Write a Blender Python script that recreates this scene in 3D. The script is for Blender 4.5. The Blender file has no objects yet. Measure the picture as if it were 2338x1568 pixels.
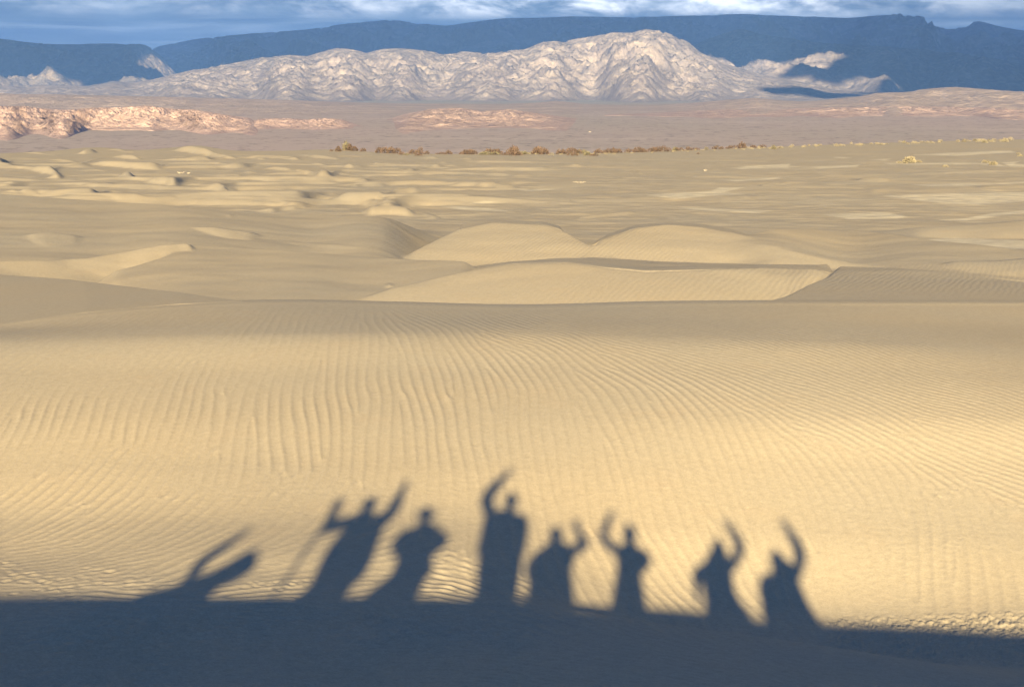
import bpy, bmesh, math, random
import numpy as np
from mathutils import Vector, Matrix

# ------------------------------------------------------------------ camera, sky, sun, exposure
R = math.radians
scene = bpy.context.scene
C = scene.collection
W0, H0, FPX = 2337.3, 1568.0, 5061.0          # photograph frame and focal length in the same units
PITCH = R(6.6)
SUN_EL, SUN_AZ = R(11.19), R(1.69)            # light travels towards +Y, a little to +X, and down
SDIR = np.array([math.sin(SUN_AZ)*math.cos(SUN_EL), math.cos(SUN_AZ)*math.cos(SUN_EL), -math.sin(SUN_EL)])

cam_d = bpy.data.cameras.new('camera'); cam = bpy.data.objects.new('camera', cam_d); C.objects.link(cam)
cam_d.sensor_width = 36; cam_d.lens = 36*FPX/W0
cam_d.clip_start = 0.05; cam_d.clip_end = 200000
cam.location = (0, 0, 0); cam.rotation_euler = (math.pi/2 - PITCH, 0, 0)
scene.camera = cam

world = bpy.data.worlds.new('World'); scene.world = world; world.use_nodes = True
def build_world():
    nt = world.node_tree; N = nt.nodes; L = nt.links; N.clear()
    out = N.new('ShaderNodeOutputWorld'); bg = N.new('ShaderNodeBackground')
    sky = N.new('ShaderNodeTexSky'); sky.sky_type = 'NISHITA'; sky.sun_disc = False
    sky.sun_elevation = SUN_EL; sky.sun_rotation = math.pi + SUN_AZ
    sky.air_density = 0.6; sky.dust_density = 0.3; sky.ozone_density = 4.0; sky.altitude = 800
    # clouds low over the far range, laid out by direction (azimuth, elevation)
    geo = N.new('ShaderNodeTexCoord'); sep = N.new('ShaderNodeSeparateXYZ'); L.new(geo.outputs['Generated'], sep.inputs[0])
    def math_(op, a, b=None, c=None):
        n = N.new('ShaderNodeMath'); n.operation = op
        for i, v in enumerate((a, b, c)):
            if v is None: continue
            if isinstance(v, (int, float)): n.inputs[i].default_value = v
            else: L.new(v, n.inputs[i])
        return n.outputs[0]
    az = math_('ARCTAN2', sep.outputs[0], sep.outputs[1])
    el = sep.outputs[2]
    def noise(sx, sy, off, scale, det=6, rough=0.55, dist=0.0):
        cmb = N.new('ShaderNodeCombineXYZ')
        L.new(math_('MULTIPLY', az, sx), cmb.inputs[0]); L.new(math_('MULTIPLY', el, sy), cmb.inputs[1]); cmb.inputs[2].default_value = off
        t = N.new('ShaderNodeTexNoise'); t.inputs['Scale'].default_value = scale; t.inputs['Detail'].default_value = det
        t.inputs['Roughness'].default_value = rough; t.inputs['Distortion'].default_value = dist
        L.new(cmb.outputs[0], t.inputs['Vector']); return t.outputs['Fac']
    def ramp(fac, stops):
        r = N.new('ShaderNodeValToRGB'); e = r.color_ramp.elements
        e[0].position, e[0].color = stops[0][0], (*stops[0][1], 1); e[1].position, e[1].color = stops[-1][0], (*stops[-1][1], 1)
        for p, c in stops[1:-1]:
            k = e.new(p); k.color = (*c, 1)
        L.new(fac, r.inputs[0]); return r.outputs[0]
    def mix(f, a, b):
        m = N.new('ShaderNodeMix'); m.data_type = 'RGBA'
        L.new(f, m.inputs[0]) if not isinstance(f, float) else setattr(m.inputs[0], 'default_value', f)
        L.new(a, m.inputs[6]); L.new(b, m.inputs[7]); return m.outputs[2]
    def srgb(r, g, b):
        return tuple(((v/255)/12.92 if v/255 <= .04045 else ((v/255+.055)/1.055)**2.4)*CLOUD_GAIN for v in (r, g, b))
    layers = noise(9.0, 110.0, 3.1, 1.6, 6, .55, .4)
    base = ramp(layers, [(.30, srgb(74, 100, 132)), (.5, srgb(108, 130, 150)), (.72, srgb(172, 188, 202))])
    puffn = noise(24.0, 60.0, 7.7, 1.5, 9, .62, .3)
    # puffs: brightest high in the frame and right of the middle
    hi = N.new('ShaderNodeMapRange'); hi.inputs['From Min'].default_value = .0295; hi.inputs['From Max'].default_value = .0345
    L.new(el, hi.inputs[0])
    azc = N.new('ShaderNodeMapRange'); azc.inputs['From Min'].default_value = 0.175; azc.inputs['From Max'].default_value = 0.05
    L.new(math_('ABSOLUTE', math_('SUBTRACT', az, 0.045)), azc.inputs[0])
    amt = math_('MULTIPLY', hi.outputs[0], math_('ADD', math_('MULTIPLY', azc.outputs[0], .75), .25))
    pf = N.new('ShaderNodeMapRange'); pf.inputs['From Min'].default_value = .36; pf.inputs['From Max'].default_value = .60
    L.new(puffn, pf.inputs[0])
    f = math_('MULTIPLY', pf.outputs[0], amt)
    pcol = ramp(puffn, [(.35, srgb(165, 188, 208)), (.5, tuple(v*1.35 for v in srgb(235, 240, 245))), (.65, tuple(v*1.6 for v in srgb(255, 255, 252)))])
    cloud = mix(f, base, pcol)
    # cloud cover is a bank on the far side; above and behind the sky is open
    cov = N.new('ShaderNodeMapRange'); cov.inputs['From Min'].default_value = .17; cov.inputs['From Max'].default_value = .06
    L.new(el, cov.inputs[0])
    fwd = N.new('ShaderNodeMapRange'); fwd.inputs['From Min'].default_value = .75; fwd.inputs['From Max'].default_value = .9
    L.new(sep.outputs[1], fwd.inputs[0])
    cm = math_('MULTIPLY', cov.outputs[0], fwd.outputs[0])
    skyc = mix(cm, sky.outputs[0], cloud)
    L.new(skyc, bg.inputs['Color']); bg.inputs['Strength'].default_value = SKY
    L.new(bg.outputs[0], out.inputs['Surface'])
SKY = 0.05
EXPOSURE = 2.12
CLOUD_GAIN = 2.0/SKY/(2**EXPOSURE)
build_world()

sun_d = bpy.data.lights.new('sun', 'SUN'); sun = bpy.data.objects.new('sun', sun_d); C.objects.link(sun)
sun_d.energy = 5.0; sun_d.angle = R(0.36); sun_d.color = (1.0, 0.78, 0.42)
sun.rotation_euler = Vector(SDIR).to_track_quat('-Z', 'Y').to_euler()
sun.location = (0, -20, 30)
vs = scene.view_settings; vs.view_transform = 'Standard'; vs.look = 'None'; vs.exposure = EXPOSURE; vs.gamma = 1; vs.use_curve_mapping = False
scene.cycles.use_denoising = True
scene.cycles.max_bounces = 5; scene.cycles.diffuse_bounces = 1; scene.cycles.volume_bounces = 0

# TERRAIN-BEGIN (numpy only) ------------------------------------------------------------------
CP, SP = math.cos(PITCH), math.sin(PITCH)
def ray(px, py):
    """picture position -> (x/y, -z/y) of the sight line"""
    u = (np.asarray(px, float) - W0/2)/FPX; v = (H0/2 - np.asarray(py, float))/FPX
    den = CP + v*SP
    return u/den, (SP - v*CP)/den
def py_of_s(s):
    # inverse of s = (SP - v CP)/(CP + v SP)
    v = (SP - s*CP)/(CP + s*SP); return H0/2 - v*FPX
def px_of(a, py):
    v = (H0/2 - py)/FPX; return W0/2 + a*(CP + v*SP)*FPX

def smooth(t): t = np.clip(t, 0, 1); return t*t*(3-2*t)
def gnoise(x, y, seed=0):
    xi = np.floor(x).astype(np.int64); yi = np.floor(y).astype(np.int64); fx = x-xi; fy = y-yi
    def h(i, j):
        n = (i*374761393 + j*668265263 + seed*974634777) & 0xffffffff
        n = ((n ^ (n >> 13))*1274126177) & 0xffffffff; n = n ^ (n >> 16)
        return (n & 0xffff)/65535.0*2*np.pi
    u = fx*fx*fx*(fx*(fx*6-15)+10); v = fy*fy*fy*(fy*(fy*6-15)+10)
    def g(i, j, dx, dy):
        a = h(i, j); return np.cos(a)*dx + np.sin(a)*dy
    n00 = g(xi, yi, fx, fy); n10 = g(xi+1, yi, fx-1, fy); n01 = g(xi, yi+1, fx, fy-1); n11 = g(xi+1, yi+1, fx-1, fy-1)
    return (n00*(1-u)+n10*u)*(1-v) + (n01*(1-u)+n11*u)*v
def fbm(x, y, o=5, seed=0, gain=.5, lac=2.03, ridged=False):
    s = 0; a = 1.0; t = 0; w_ = 1.0
    for k in range(o):
        n = gnoise(x, y, seed+k*17)*1.5
        if ridged:
            n = (1-np.abs(n))**2; n, w_ = n*w_, np.clip(n*1.7, 0, 1)
            n = n*2-.9
        s = s + a*n; t += a; a *= gain; x = x*lac+3.1; y = y*lac-1.7
    return s/t
def pchip(xk, yk, x):
    """monotone cubic through knots; xk (n,), yk (n,)"""
    h = np.diff(xk); dl = np.diff(yk)/h; m = np.zeros_like(yk)
    for i in range(1, len(yk)-1):
        if dl[i-1]*dl[i] > 0:
            w1 = 2*h[i]+h[i-1]; w2 = h[i]+2*h[i-1]; m[i] = (w1+w2)/(w1/dl[i-1]+w2/dl[i])
    m[0] = dl[0]; m[-1] = dl[-1]
    i = np.clip(np.searchsorted(xk, x)-1, 0, len(h)-1); t = (x-xk[i])/h[i]
    tt = np.clip(t, 0, 1)
    r = yk[i]*(1+2*tt)*(1-tt)**2 + m[i]*h[i]*tt*(1-tt)**2 + yk[i+1]*tt*tt*(3-2*tt) + m[i+1]*h[i]*tt*tt*(tt-1)
    r = r + np.where(t > 1, (t-1)*h[i]*m[i+1], 0) + np.where(t < 0, t*h[i]*m[i], 0)
    return r
def cubic_cols(keys, vals, x):
    """Catmull-Rom through keys"""
    k = np.array(keys, float); v = np.array(vals, float); m = np.gradient(v, k)
    xx = np.clip(x, k[0], k[-1]); i = np.clip(np.searchsorted(k, xx)-1, 0, len(k)-2); h = k[i+1]-k[i]; t = (xx-k[i])/h
    return v[i]*(1+2*t)*(1-t)**2 + m[i]*h*t*(1-t)**2 + v[i+1]*t*t*(3-2*t) + m[i+1]*h*t*t*(t-1)

# near dune: for six columns of the picture, (sight-line height, distance) pairs
COLS = [0, 600, 1168, 1500, 1850, 2337]
NEAR = [  # rows, each: distances, picture heights (None -> use z)
 ([15]*6, None, [-4.55, -4.55, -4.6, -4.65, -4.7, -4.8]),
 ([19, 19, 19.3, 19.3, 19.0, 18.5], None, [-5.23, -5.23, -5.30, -5.35, -5.40, -5.42]),
 ([22.2, 22.2, 22.8, 22.2, 21.4, 20.4], None, [-5.55, -5.55, -5.72, -5.70, -5.74, -5.80]),
 ([24.5, 24.3, 25.2, 24.3, 23.3, 21.8], [1360, 1360, 1376, 1424, 1472, 1558], None),
 ([25.6, 25.3, 26.1, 26.2, 25.8, 24.4], [1316, 1313, 1350, 1415, 1464, 1515], None),
 ([26.6, 26.2, 27.2, 27.0, 26.8, 26.2], [1280, 1265, 1285, 1372, 1418, 1440], None),
 ([28.4, 27.9, 28.9, 29.2, 29.4, 29.3], [1200, 1190, 1190, 1200, 1215, 1225], None),
 ([31.0, 30.4, 31.0, 31.2, 31.6, 31.8], [1065]*6, None),
 ([33.5, 32.9, 33.4, 33.3, 33.5, 33.8], [950]*6, None),
 ([36.6, 35.8, 36.2, 36.0, 36.2, 36.6], [850, 850, 850, 850, 850, 860], None),
 ([39.6, 39.0, 39.6, 39.2, 39.0, 39.8], [778, 760, 760, 768, 778, 798], None),
 ([43.2, 42.6, 43.4, 43.2, 43.0, 45.5], [746, 716, 722, 724, 728, 735], None),
]
# start of the dune field behind: main crest at left and middle, a mere station on the right shoulder
START_PY = ([0, 300, 600, 900, 1168, 1500, 1750, 1850, 2337], [738, 706, 689, 693, 700, 692, 690, 690, 690])
START_D  = ([0, 300, 600, 900, 1168, 1500, 1750, 1850, 2337], [43.96, 45.0, 45.3, 45.6, 45.8, 46.3, 46.3, 46.4, 49.5])

REG = {1: (0, .2666, 321.4, .2666), 2: (584.4, .2666, 321.4, .2666), 3: (1168.8, .2666, 321.4, .2666),
       4: (1714.2, .2666, 301.9, .2666), 5: (0, .5, 487, .5), 6: (1168.8, .5, 487, .5), 0: (0, 1, 0, 1)}
# sun-facing slopes of the dune field: (region, gradient, softness, outline)
FACES = [
 (1,.09,2,[(-300,110),(0,110),(160,135),(175,170),(150,200),(0,215),(-300,200)]),
 (1,.06,2,[(140,95),(200,82),(400,95),(620,125),(560,130),(300,110)]),
 (1,.05,2,[(430,155),(560,150),(760,175),(900,140),(980,135),(900,165),(780,190),(600,185)]),
 (1,.11,1,[(710,110),(800,62),(870,58),(885,90),(860,115),(760,120)]),
 (1,.05,2,[(930,62),(1060,60),(1250,100),(1200,110),(1000,80)]),
 (1,.09,1.5,[(1000,140),(1090,115),(1180,112),(1240,135),(1270,170),(1150,160)]),
 (1,.10,1.5,[(790,195),(850,170),(1100,165),(1300,180),(1430,155),(1480,190),(1470,230),(1440,258),(1250,250),(1000,225),(830,215)]),
 (1,.08,2,[(340,210),(500,205),(600,250),(540,290),(450,290),(300,250),(150,220)]),
 (1,.10,1,[(440,322),(600,255),(600,300),(570,332)]),
 (1,.06,2,[(1030,290),(1150,250),(1195,255),(1190,325),(1100,320)]),
 (1,.09,2,[(1480,80),(1600,40),(1700,30),(1800,50),(1950,110),(2150,165),(1950,155),(1700,110),(1560,95)]),
 (1,.08,2,[(1860,225),(2000,195),(2250,200),(2150,235),(2000,245)]),
 (1,.09,2,[(1250,350),(1400,300),(1560,295),(1700,300),(1650,340),(1550,385),(1350,375)]),
 (1,.07,1.5,[(800,365),(900,352),(1150,380),(1350,396),(1300,415),(1100,405),(850,380)]),
 (1,.08,2,[(-300,420),(0,400),(40,370),(180,322),(230,335),(210,360),(100,385),(0,415)]),
 (1,.10,2,[(30,440),(180,415),(330,405),(360,440),(460,478),(330,470),(150,448)]),
 (1,.11,2,[(800,490),(1000,455),(1200,445),(1300,480),(1500,470),(1670,450),(1600,500),(1420,540),(1150,530),(950,505)]),
 (1,.08,2.5,[(1700,415),(1850,365),(1940,345),(2000,375),(1980,410),(2080,440),(2338,455),(2338,480),(2100,465),(1850,430)]),
 (1,.05,2.5,[(1740,290),(1900,290),(2400,325),(2400,350),(2000,320)]),
 (1,.05,2,[(2060,270),(2180,258),(2290,285),(2150,280)]),
 (1,.06,2,[(2100,600),(2250,585),(2338,580),(2338,620)]),
 (1,.04,3,[(1780,640),(2000,625),(2200,640),(2000,665)]),
 (2,.09,2.5,[(-60,610),(180,570),(450,545),(560,545),(400,585),(180,615)]),
 (2,.11,2.5,[(600,500),(800,430),(1100,420),(1450,380),(1520,390),(1450,440),(1200,465),(1000,515),(880,532),(680,520)]),
 (2,.11,3,[(900,600),(980,550),(1200,545),(1400,580),(1390,630),(1350,655),(1180,640),(950,640)]),
 (2,.05,4,[(1400,600),(1550,640),(1650,690),(1450,650)]),
 (2,.05,2,[(420,350),(550,320),(640,320),(700,370),(500,378)]),
 (2,.10,2,[(540,260),(640,235),(720,240),(700,285),(640,315),(540,320),(520,290)]),
 (2,.10,1.5,[(700,215),(820,190),(870,205),(880,240),(780,235)]),
 (2,.09,2,[(60,235),(200,215),(400,235),(480,262),(400,270),(220,255)]),
 (2,.09,2,[(460,185),(600,190),(650,215),(560,215)]),
 (2,.08,2,[(240,150),(360,130),(430,170),(330,170)]),
 (2,.07,2,[(380,95),(520,110),(780,150),(760,168),(560,155),(420,130)]),
 (2,.06,1.5,[(740,128),(900,148),(850,155)]),
 (2,.08,2,[(980,200),(1080,165),(1120,170),(1060,215)]),
 (2,.08,1.5,[(1560,180),(1680,172),(1680,195),(1580,198)]),
 (2,.07,1.5,[(0,150),(80,140),(140,165),(60,170)]),
 (2,.07,3,[(-60,445),(120,440),(400,490),(300,490),(0,475)]),
 (2,.05,2,[(860,330),(1000,315),(1200,300),(1100,330),(950,345)]),
 (2,.05,2,[(1200,340),(1500,335),(1650,325),(1500,350),(1250,360)]),
 (2,.05,2,[(760,380),(900,370),(1100,370),(1300,370),(1100,395),(850,400)]),
 (2,.06,1.5,[(1480,285),(1660,290),(1650,308),(1560,300)]),
 (2,.07,1.5,[(1930,275),(2050,272),(2338,295),(2338,305),(2000,300)]),
 (2,.06,1.5,[(1950,350),(2150,345),(2200,370),(2000,360)]),
 (2,.05,1.5,[(1440,130),(1560,135),(1590,160),(1450,160)]),
 (2,.05,1.5,[(1760,140),(1860,140),(1880,170),(1780,165)]),
 (2,.04,2,[(1250,250),(1400,225),(1480,235),(1330,270)]),
 (3,.05,3,[(480,660),(700,630),(900,610),(1100,590),(1000,640),(700,665),(500,685)]),
 (3,.08,2,[(420,200),(560,195),(640,220),(560,235),(430,225)]),
 (3,.05,1.5,[(700,240),(1200,240),(1250,250),(900,255)]),
 (3,.05,1.5,[(760,310),(1000,305),(900,330)]),
 (3,.05,1.5,[(980,270),(1150,270),(1100,295)]),
 (3,.05,1.5,[(1420,310),(1640,300),(1600,325)]),
 (3,.05,2,[(-50,295),(200,285),(450,295),(200,310),(0,315)]),
 (3,.03,3,[(0,520),(300,490),(600,480),(550,540),(250,570),(80,560)]),
 (3,.04,2,[(1500,520),(1800,480),(2300,450),(2100,500),(1800,540)]),
 (4,.05,2,[(760,400),(1000,385),(1250,400),(1100,435),(900,435)]),
 (4,.04,2,[(0,440),(300,420),(560,425),(300,450),(0,470)]),
 (4,.03,2.5,[(750,500),(1100,480),(1300,500),(1000,530)]),
 (5,.035,9,[(120,100),(260,85),(420,110),(380,150),(200,155)]),
 (5,.07,9,[(860,60),(1000,60),(1180,85),(1230,105),(1160,130),(1040,115)]),
 (5,.03,9,[(1250,120),(1500,140),(1750,160),(1600,170),(1400,160)]),
 (6,.05,5,[(1620,80),(1900,60),(2150,40),(2500,0),(2500,120),(2200,120),(1850,112)]),
 (6,.06,6,[(1880,240),(2000,222),(2200,215),(2500,180),(2500,320),(2150,285)]),
]
BIG = [  # larger surfaces of the dune field, near to far: (gradient along the view, outline in picture units, rounding)
 (-.035,[(-700,765),(0,743),(200,713),(420,693),(560,688),(420,668),(300,654),(170,638),(0,626),(-700,598)],0, None),
 (-.030,[(1735,692),(1790,676),(1840,650),(1890,630),(1905,606),(2044,611),(2337,644),(2900,668),(3060,672),(3060,700),(2337,700)],0, [(1700,49.5),(3060,49.5)]),
 (.015,[(190,637),(300,612),(380,588),(440,557),(560,566),(700,576),(820,585),(930,592),(1060,597),(1150,601),(1050,624),(905,657),(800,692),(560,690),(420,667),(300,652)],.5, [(190,66),(420,60),(560,58),(800,58.5),(905,61.5),(1050,63),(1150,65)]),
 (.15,[(-700,639),(-700,600),(0,594),(50,593),(125,594),(210,589),(280,574),(375,556),(440,552),(447,562),(410,584),(370,602),(280,622),(200,634),(165,637),(0,622)],0, [(-700,66),(0,66),(165,68),(280,70),(410,72),(447,74)]),
 (.012,[(-700,436),(0,441),(80,448),(187,455),(306,464),(373,467),(453,476),(584,485),(690,489),(797,492),(900,495),(985,501),(1045,512),(1000,545),(930,592),(700,577),(440,557),(280,574),(210,589),(0,594),(-700,600)],.4, [(-700,70),(0,70),(210,72),(280,74),(375,75),(440,75.5),(700,77),(930,78),(1000,90),(1045,100)]),
 (.095,[(905,655),(1050,622),(1169,603),(1294,600),(1380,612),(1469,621),(1619,616),(1734,611),(1859,615),(1905,632),(1840,650),(1790,676),(1744,688),(1489,694),(1169,702),(790,695)],.5, [(790,58.5),(1744,58.5),(1840,60.5),(1905,62.5)]),
 (-.045,[(905,655),(1050,622),(1169,603),(1294,600),(1380,612),(1469,621),(1619,616),(1734,611),(1859,614),(1896,622),(1890,604),(1619,601),(1344,587),(1169,597),(1050,613),(885,645)],0, [(885,62),(1050,65),(1169,66.3),(1294,66.5),(1380,65.5),(1469,65),(1734,65.5),(1859,65.2),(1896,65)]),
 (.095,[(925,584),(1000,545),(1050,522),(1125,509),(1244,514),(1290,530),(1340,558),(1410,592),(1169,593),(940,592)],.6, [(925,78),(1410,78)]),
 (.10,[(1320,590),(1369,549),(1449,521),(1519,513),(1594,518),(1669,531),(1729,556),(1819,576),(1929,597),(1819,602),(1569,597),(1430,592)],.6, [(1320,78),(1929,80)]),
 (-.05,[(1340,566),(1369,549),(1449,521),(1519,513),(1594,518),(1669,531),(1729,556),(1819,576),(1929,597),(1880,583),(1769,559),(1669,524),(1594,511),(1519,507),(1449,513),(1380,535)],0, [(1340,82.5),(1369,84),(1449,87.2),(1519,88.1),(1594,87.6),(1669,86),(1729,83.8),(1819,82),(1929,81)]),
 (-.03,[(1045,524),(1125,509),(1244,514),(1288,529),(1284,516),(1240,505),(1169,502),(1092,504),(1052,512)],0, [(1045,87),(1125,88.6),(1244,88),(1288,86.8)]),
 (.01,[(1640,520),(1800,522),(1969,527),(2119,547),(2337,573),(2900,600),(3060,604),(3060,665),(2337,642),(2044,609),(1929,600),(1819,576),(1729,550)],.3, [(1640,84),(1819,80),(1929,80),(2044,76),(2337,70),(3060,68)]),
]
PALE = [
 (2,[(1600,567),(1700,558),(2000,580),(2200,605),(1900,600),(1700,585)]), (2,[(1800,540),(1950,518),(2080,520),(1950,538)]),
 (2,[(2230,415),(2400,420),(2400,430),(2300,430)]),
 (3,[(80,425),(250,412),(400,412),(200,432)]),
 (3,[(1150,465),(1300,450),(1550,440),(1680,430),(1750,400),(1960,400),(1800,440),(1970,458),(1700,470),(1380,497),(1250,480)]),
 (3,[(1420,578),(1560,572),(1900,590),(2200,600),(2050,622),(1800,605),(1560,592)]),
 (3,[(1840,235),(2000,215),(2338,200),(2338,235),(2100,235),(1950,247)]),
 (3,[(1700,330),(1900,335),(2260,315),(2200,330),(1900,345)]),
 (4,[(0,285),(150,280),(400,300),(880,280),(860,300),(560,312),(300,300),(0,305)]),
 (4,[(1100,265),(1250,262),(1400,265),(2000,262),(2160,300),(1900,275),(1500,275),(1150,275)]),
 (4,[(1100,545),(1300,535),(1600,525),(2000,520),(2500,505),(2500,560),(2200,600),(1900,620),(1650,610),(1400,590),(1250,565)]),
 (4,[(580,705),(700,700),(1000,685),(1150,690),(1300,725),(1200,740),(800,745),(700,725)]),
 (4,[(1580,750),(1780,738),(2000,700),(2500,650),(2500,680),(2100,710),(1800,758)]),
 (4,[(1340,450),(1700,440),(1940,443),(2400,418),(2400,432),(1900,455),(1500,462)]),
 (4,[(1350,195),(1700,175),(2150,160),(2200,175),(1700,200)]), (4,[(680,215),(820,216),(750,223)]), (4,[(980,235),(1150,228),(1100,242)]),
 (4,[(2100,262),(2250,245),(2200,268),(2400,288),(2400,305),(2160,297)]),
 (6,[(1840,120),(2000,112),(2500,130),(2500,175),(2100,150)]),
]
DT = ([760, 700, 690, 650, 600, 550, 500, 450, 400, 370, 345, 325, 300], [45, 56, 60, 70, 82, 99, 122, 158, 216, 270, 340, 420, 560])
def edge_py(px):        # far rim of the dune field
    return cubic_cols([-700, 0, 120, 240, 330, 400, 460, 530, 640, 760, 900, 1050, 1168, 1400, 1700, 2000, 2337, 2900],
                      [352, 351, 346, 337, 343, 338, 333, 343, 345, 342, 350, 352, 352, 349, 338, 327, 318, 305], px)

PXS = np.arange(-700, 3041, 2.0); PYS = np.arange(296, 761, .5)
def soft_poly(pts, soft, yscale=3.0):
    """0..1 mask on the (PYS, PXS) raster, distance measured with heights stretched"""
    p = np.array(pts, float); m = 3*soft + 3
    i0 = np.searchsorted(PYS, p[:,1].min()-m); i1 = np.searchsorted(PYS, p[:,1].max()+m)
    j0 = np.searchsorted(PXS, p[:,0].min()-m*yscale); j1 = np.searchsorted(PXS, p[:,0].max()+m*yscale)
    if i1 <= i0 or j1 <= j0: return None
    X, Y = np.meshgrid(PXS[j0:j1]/yscale, PYS[i0:i1]); 
    wob = gnoise(X*yscale/60, Y/14, 5)*soft*.9
    q = p.copy(); q[:,0] /= yscale; n = len(q); d2 = np.full(X.shape, 1e9); ins = np.zeros(X.shape, bool)
    for k in range(n):
        x1, y1 = q[k]; x2, y2 = q[(k+1) % n]; dx, dy = x2-x1, y2-y1
        t = np.clip(((X-x1)*dx+(Y-y1)*dy)/(dx*dx+dy*dy+1e-9), 0, 1)
        d2 = np.minimum(d2, (X-x1-t*dx)**2+(Y-y1-t*dy)**2)
        if y1 != y2:
            c = ((y1 > Y) != (y2 > Y)) & (X < dx*(Y-y1)/dy + x1); ins ^= c
    d = np.sqrt(d2)*np.where(ins, 1, -1) + wob
    return (i0, i1, j0, j1, smooth((d+soft)/(2*soft)))

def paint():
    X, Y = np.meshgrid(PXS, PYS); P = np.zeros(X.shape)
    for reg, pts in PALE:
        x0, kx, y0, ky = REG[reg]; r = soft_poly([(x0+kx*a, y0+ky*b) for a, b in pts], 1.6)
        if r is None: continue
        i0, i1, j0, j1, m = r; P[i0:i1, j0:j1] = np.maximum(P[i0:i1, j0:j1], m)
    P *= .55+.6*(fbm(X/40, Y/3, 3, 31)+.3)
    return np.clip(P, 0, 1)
# rows of the dune sheet (distances)
def rows_d():
    r = [13.0]
    while r[-1] < 700:
        d = r[-1]
        if d < 17: st = .25
        elif d < 38: st = .036
        elif d < 52: st = .055
        elif d < 90: st = .15
        elif d < 160: st = .26
        else: st = .0019*d
        r.append(d+st)
    return np.array(r)
def spans(pts):
    """top and bottom of an outline for every picture column"""
    p = np.array(pts, float); n = len(p); top = np.full(len(PXS), np.inf); bot = np.full(len(PXS), -np.inf)
    for k in range(n):
        (x1, y1), (x2, y2) = p[k], p[(k+1) % n]
        if x1 == x2: continue
        if x1 > x2: x1, y1, x2, y2 = x2, y2, x1, y1
        c = np.nonzero((PXS >= x1) & (PXS <= x2))[0]; y = y1+(y2-y1)*(PXS[c]-x1)/(x2-x1)
        top[c] = np.minimum(top[c], y); bot[c] = np.maximum(bot[c], y)
    c = np.nonzero(np.isfinite(top))[0]
    if len(c) < 3: return None
    k = min(9, 1+2*(len(c)//8)); g = np.hanning(k+2)[1:-1]; g /= g.sum()
    for arr in (top, bot): arr[c] = np.convolve(np.pad(arr[c], k//2, 'edge'), g, 'valid')
    return c, top, bot
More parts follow.
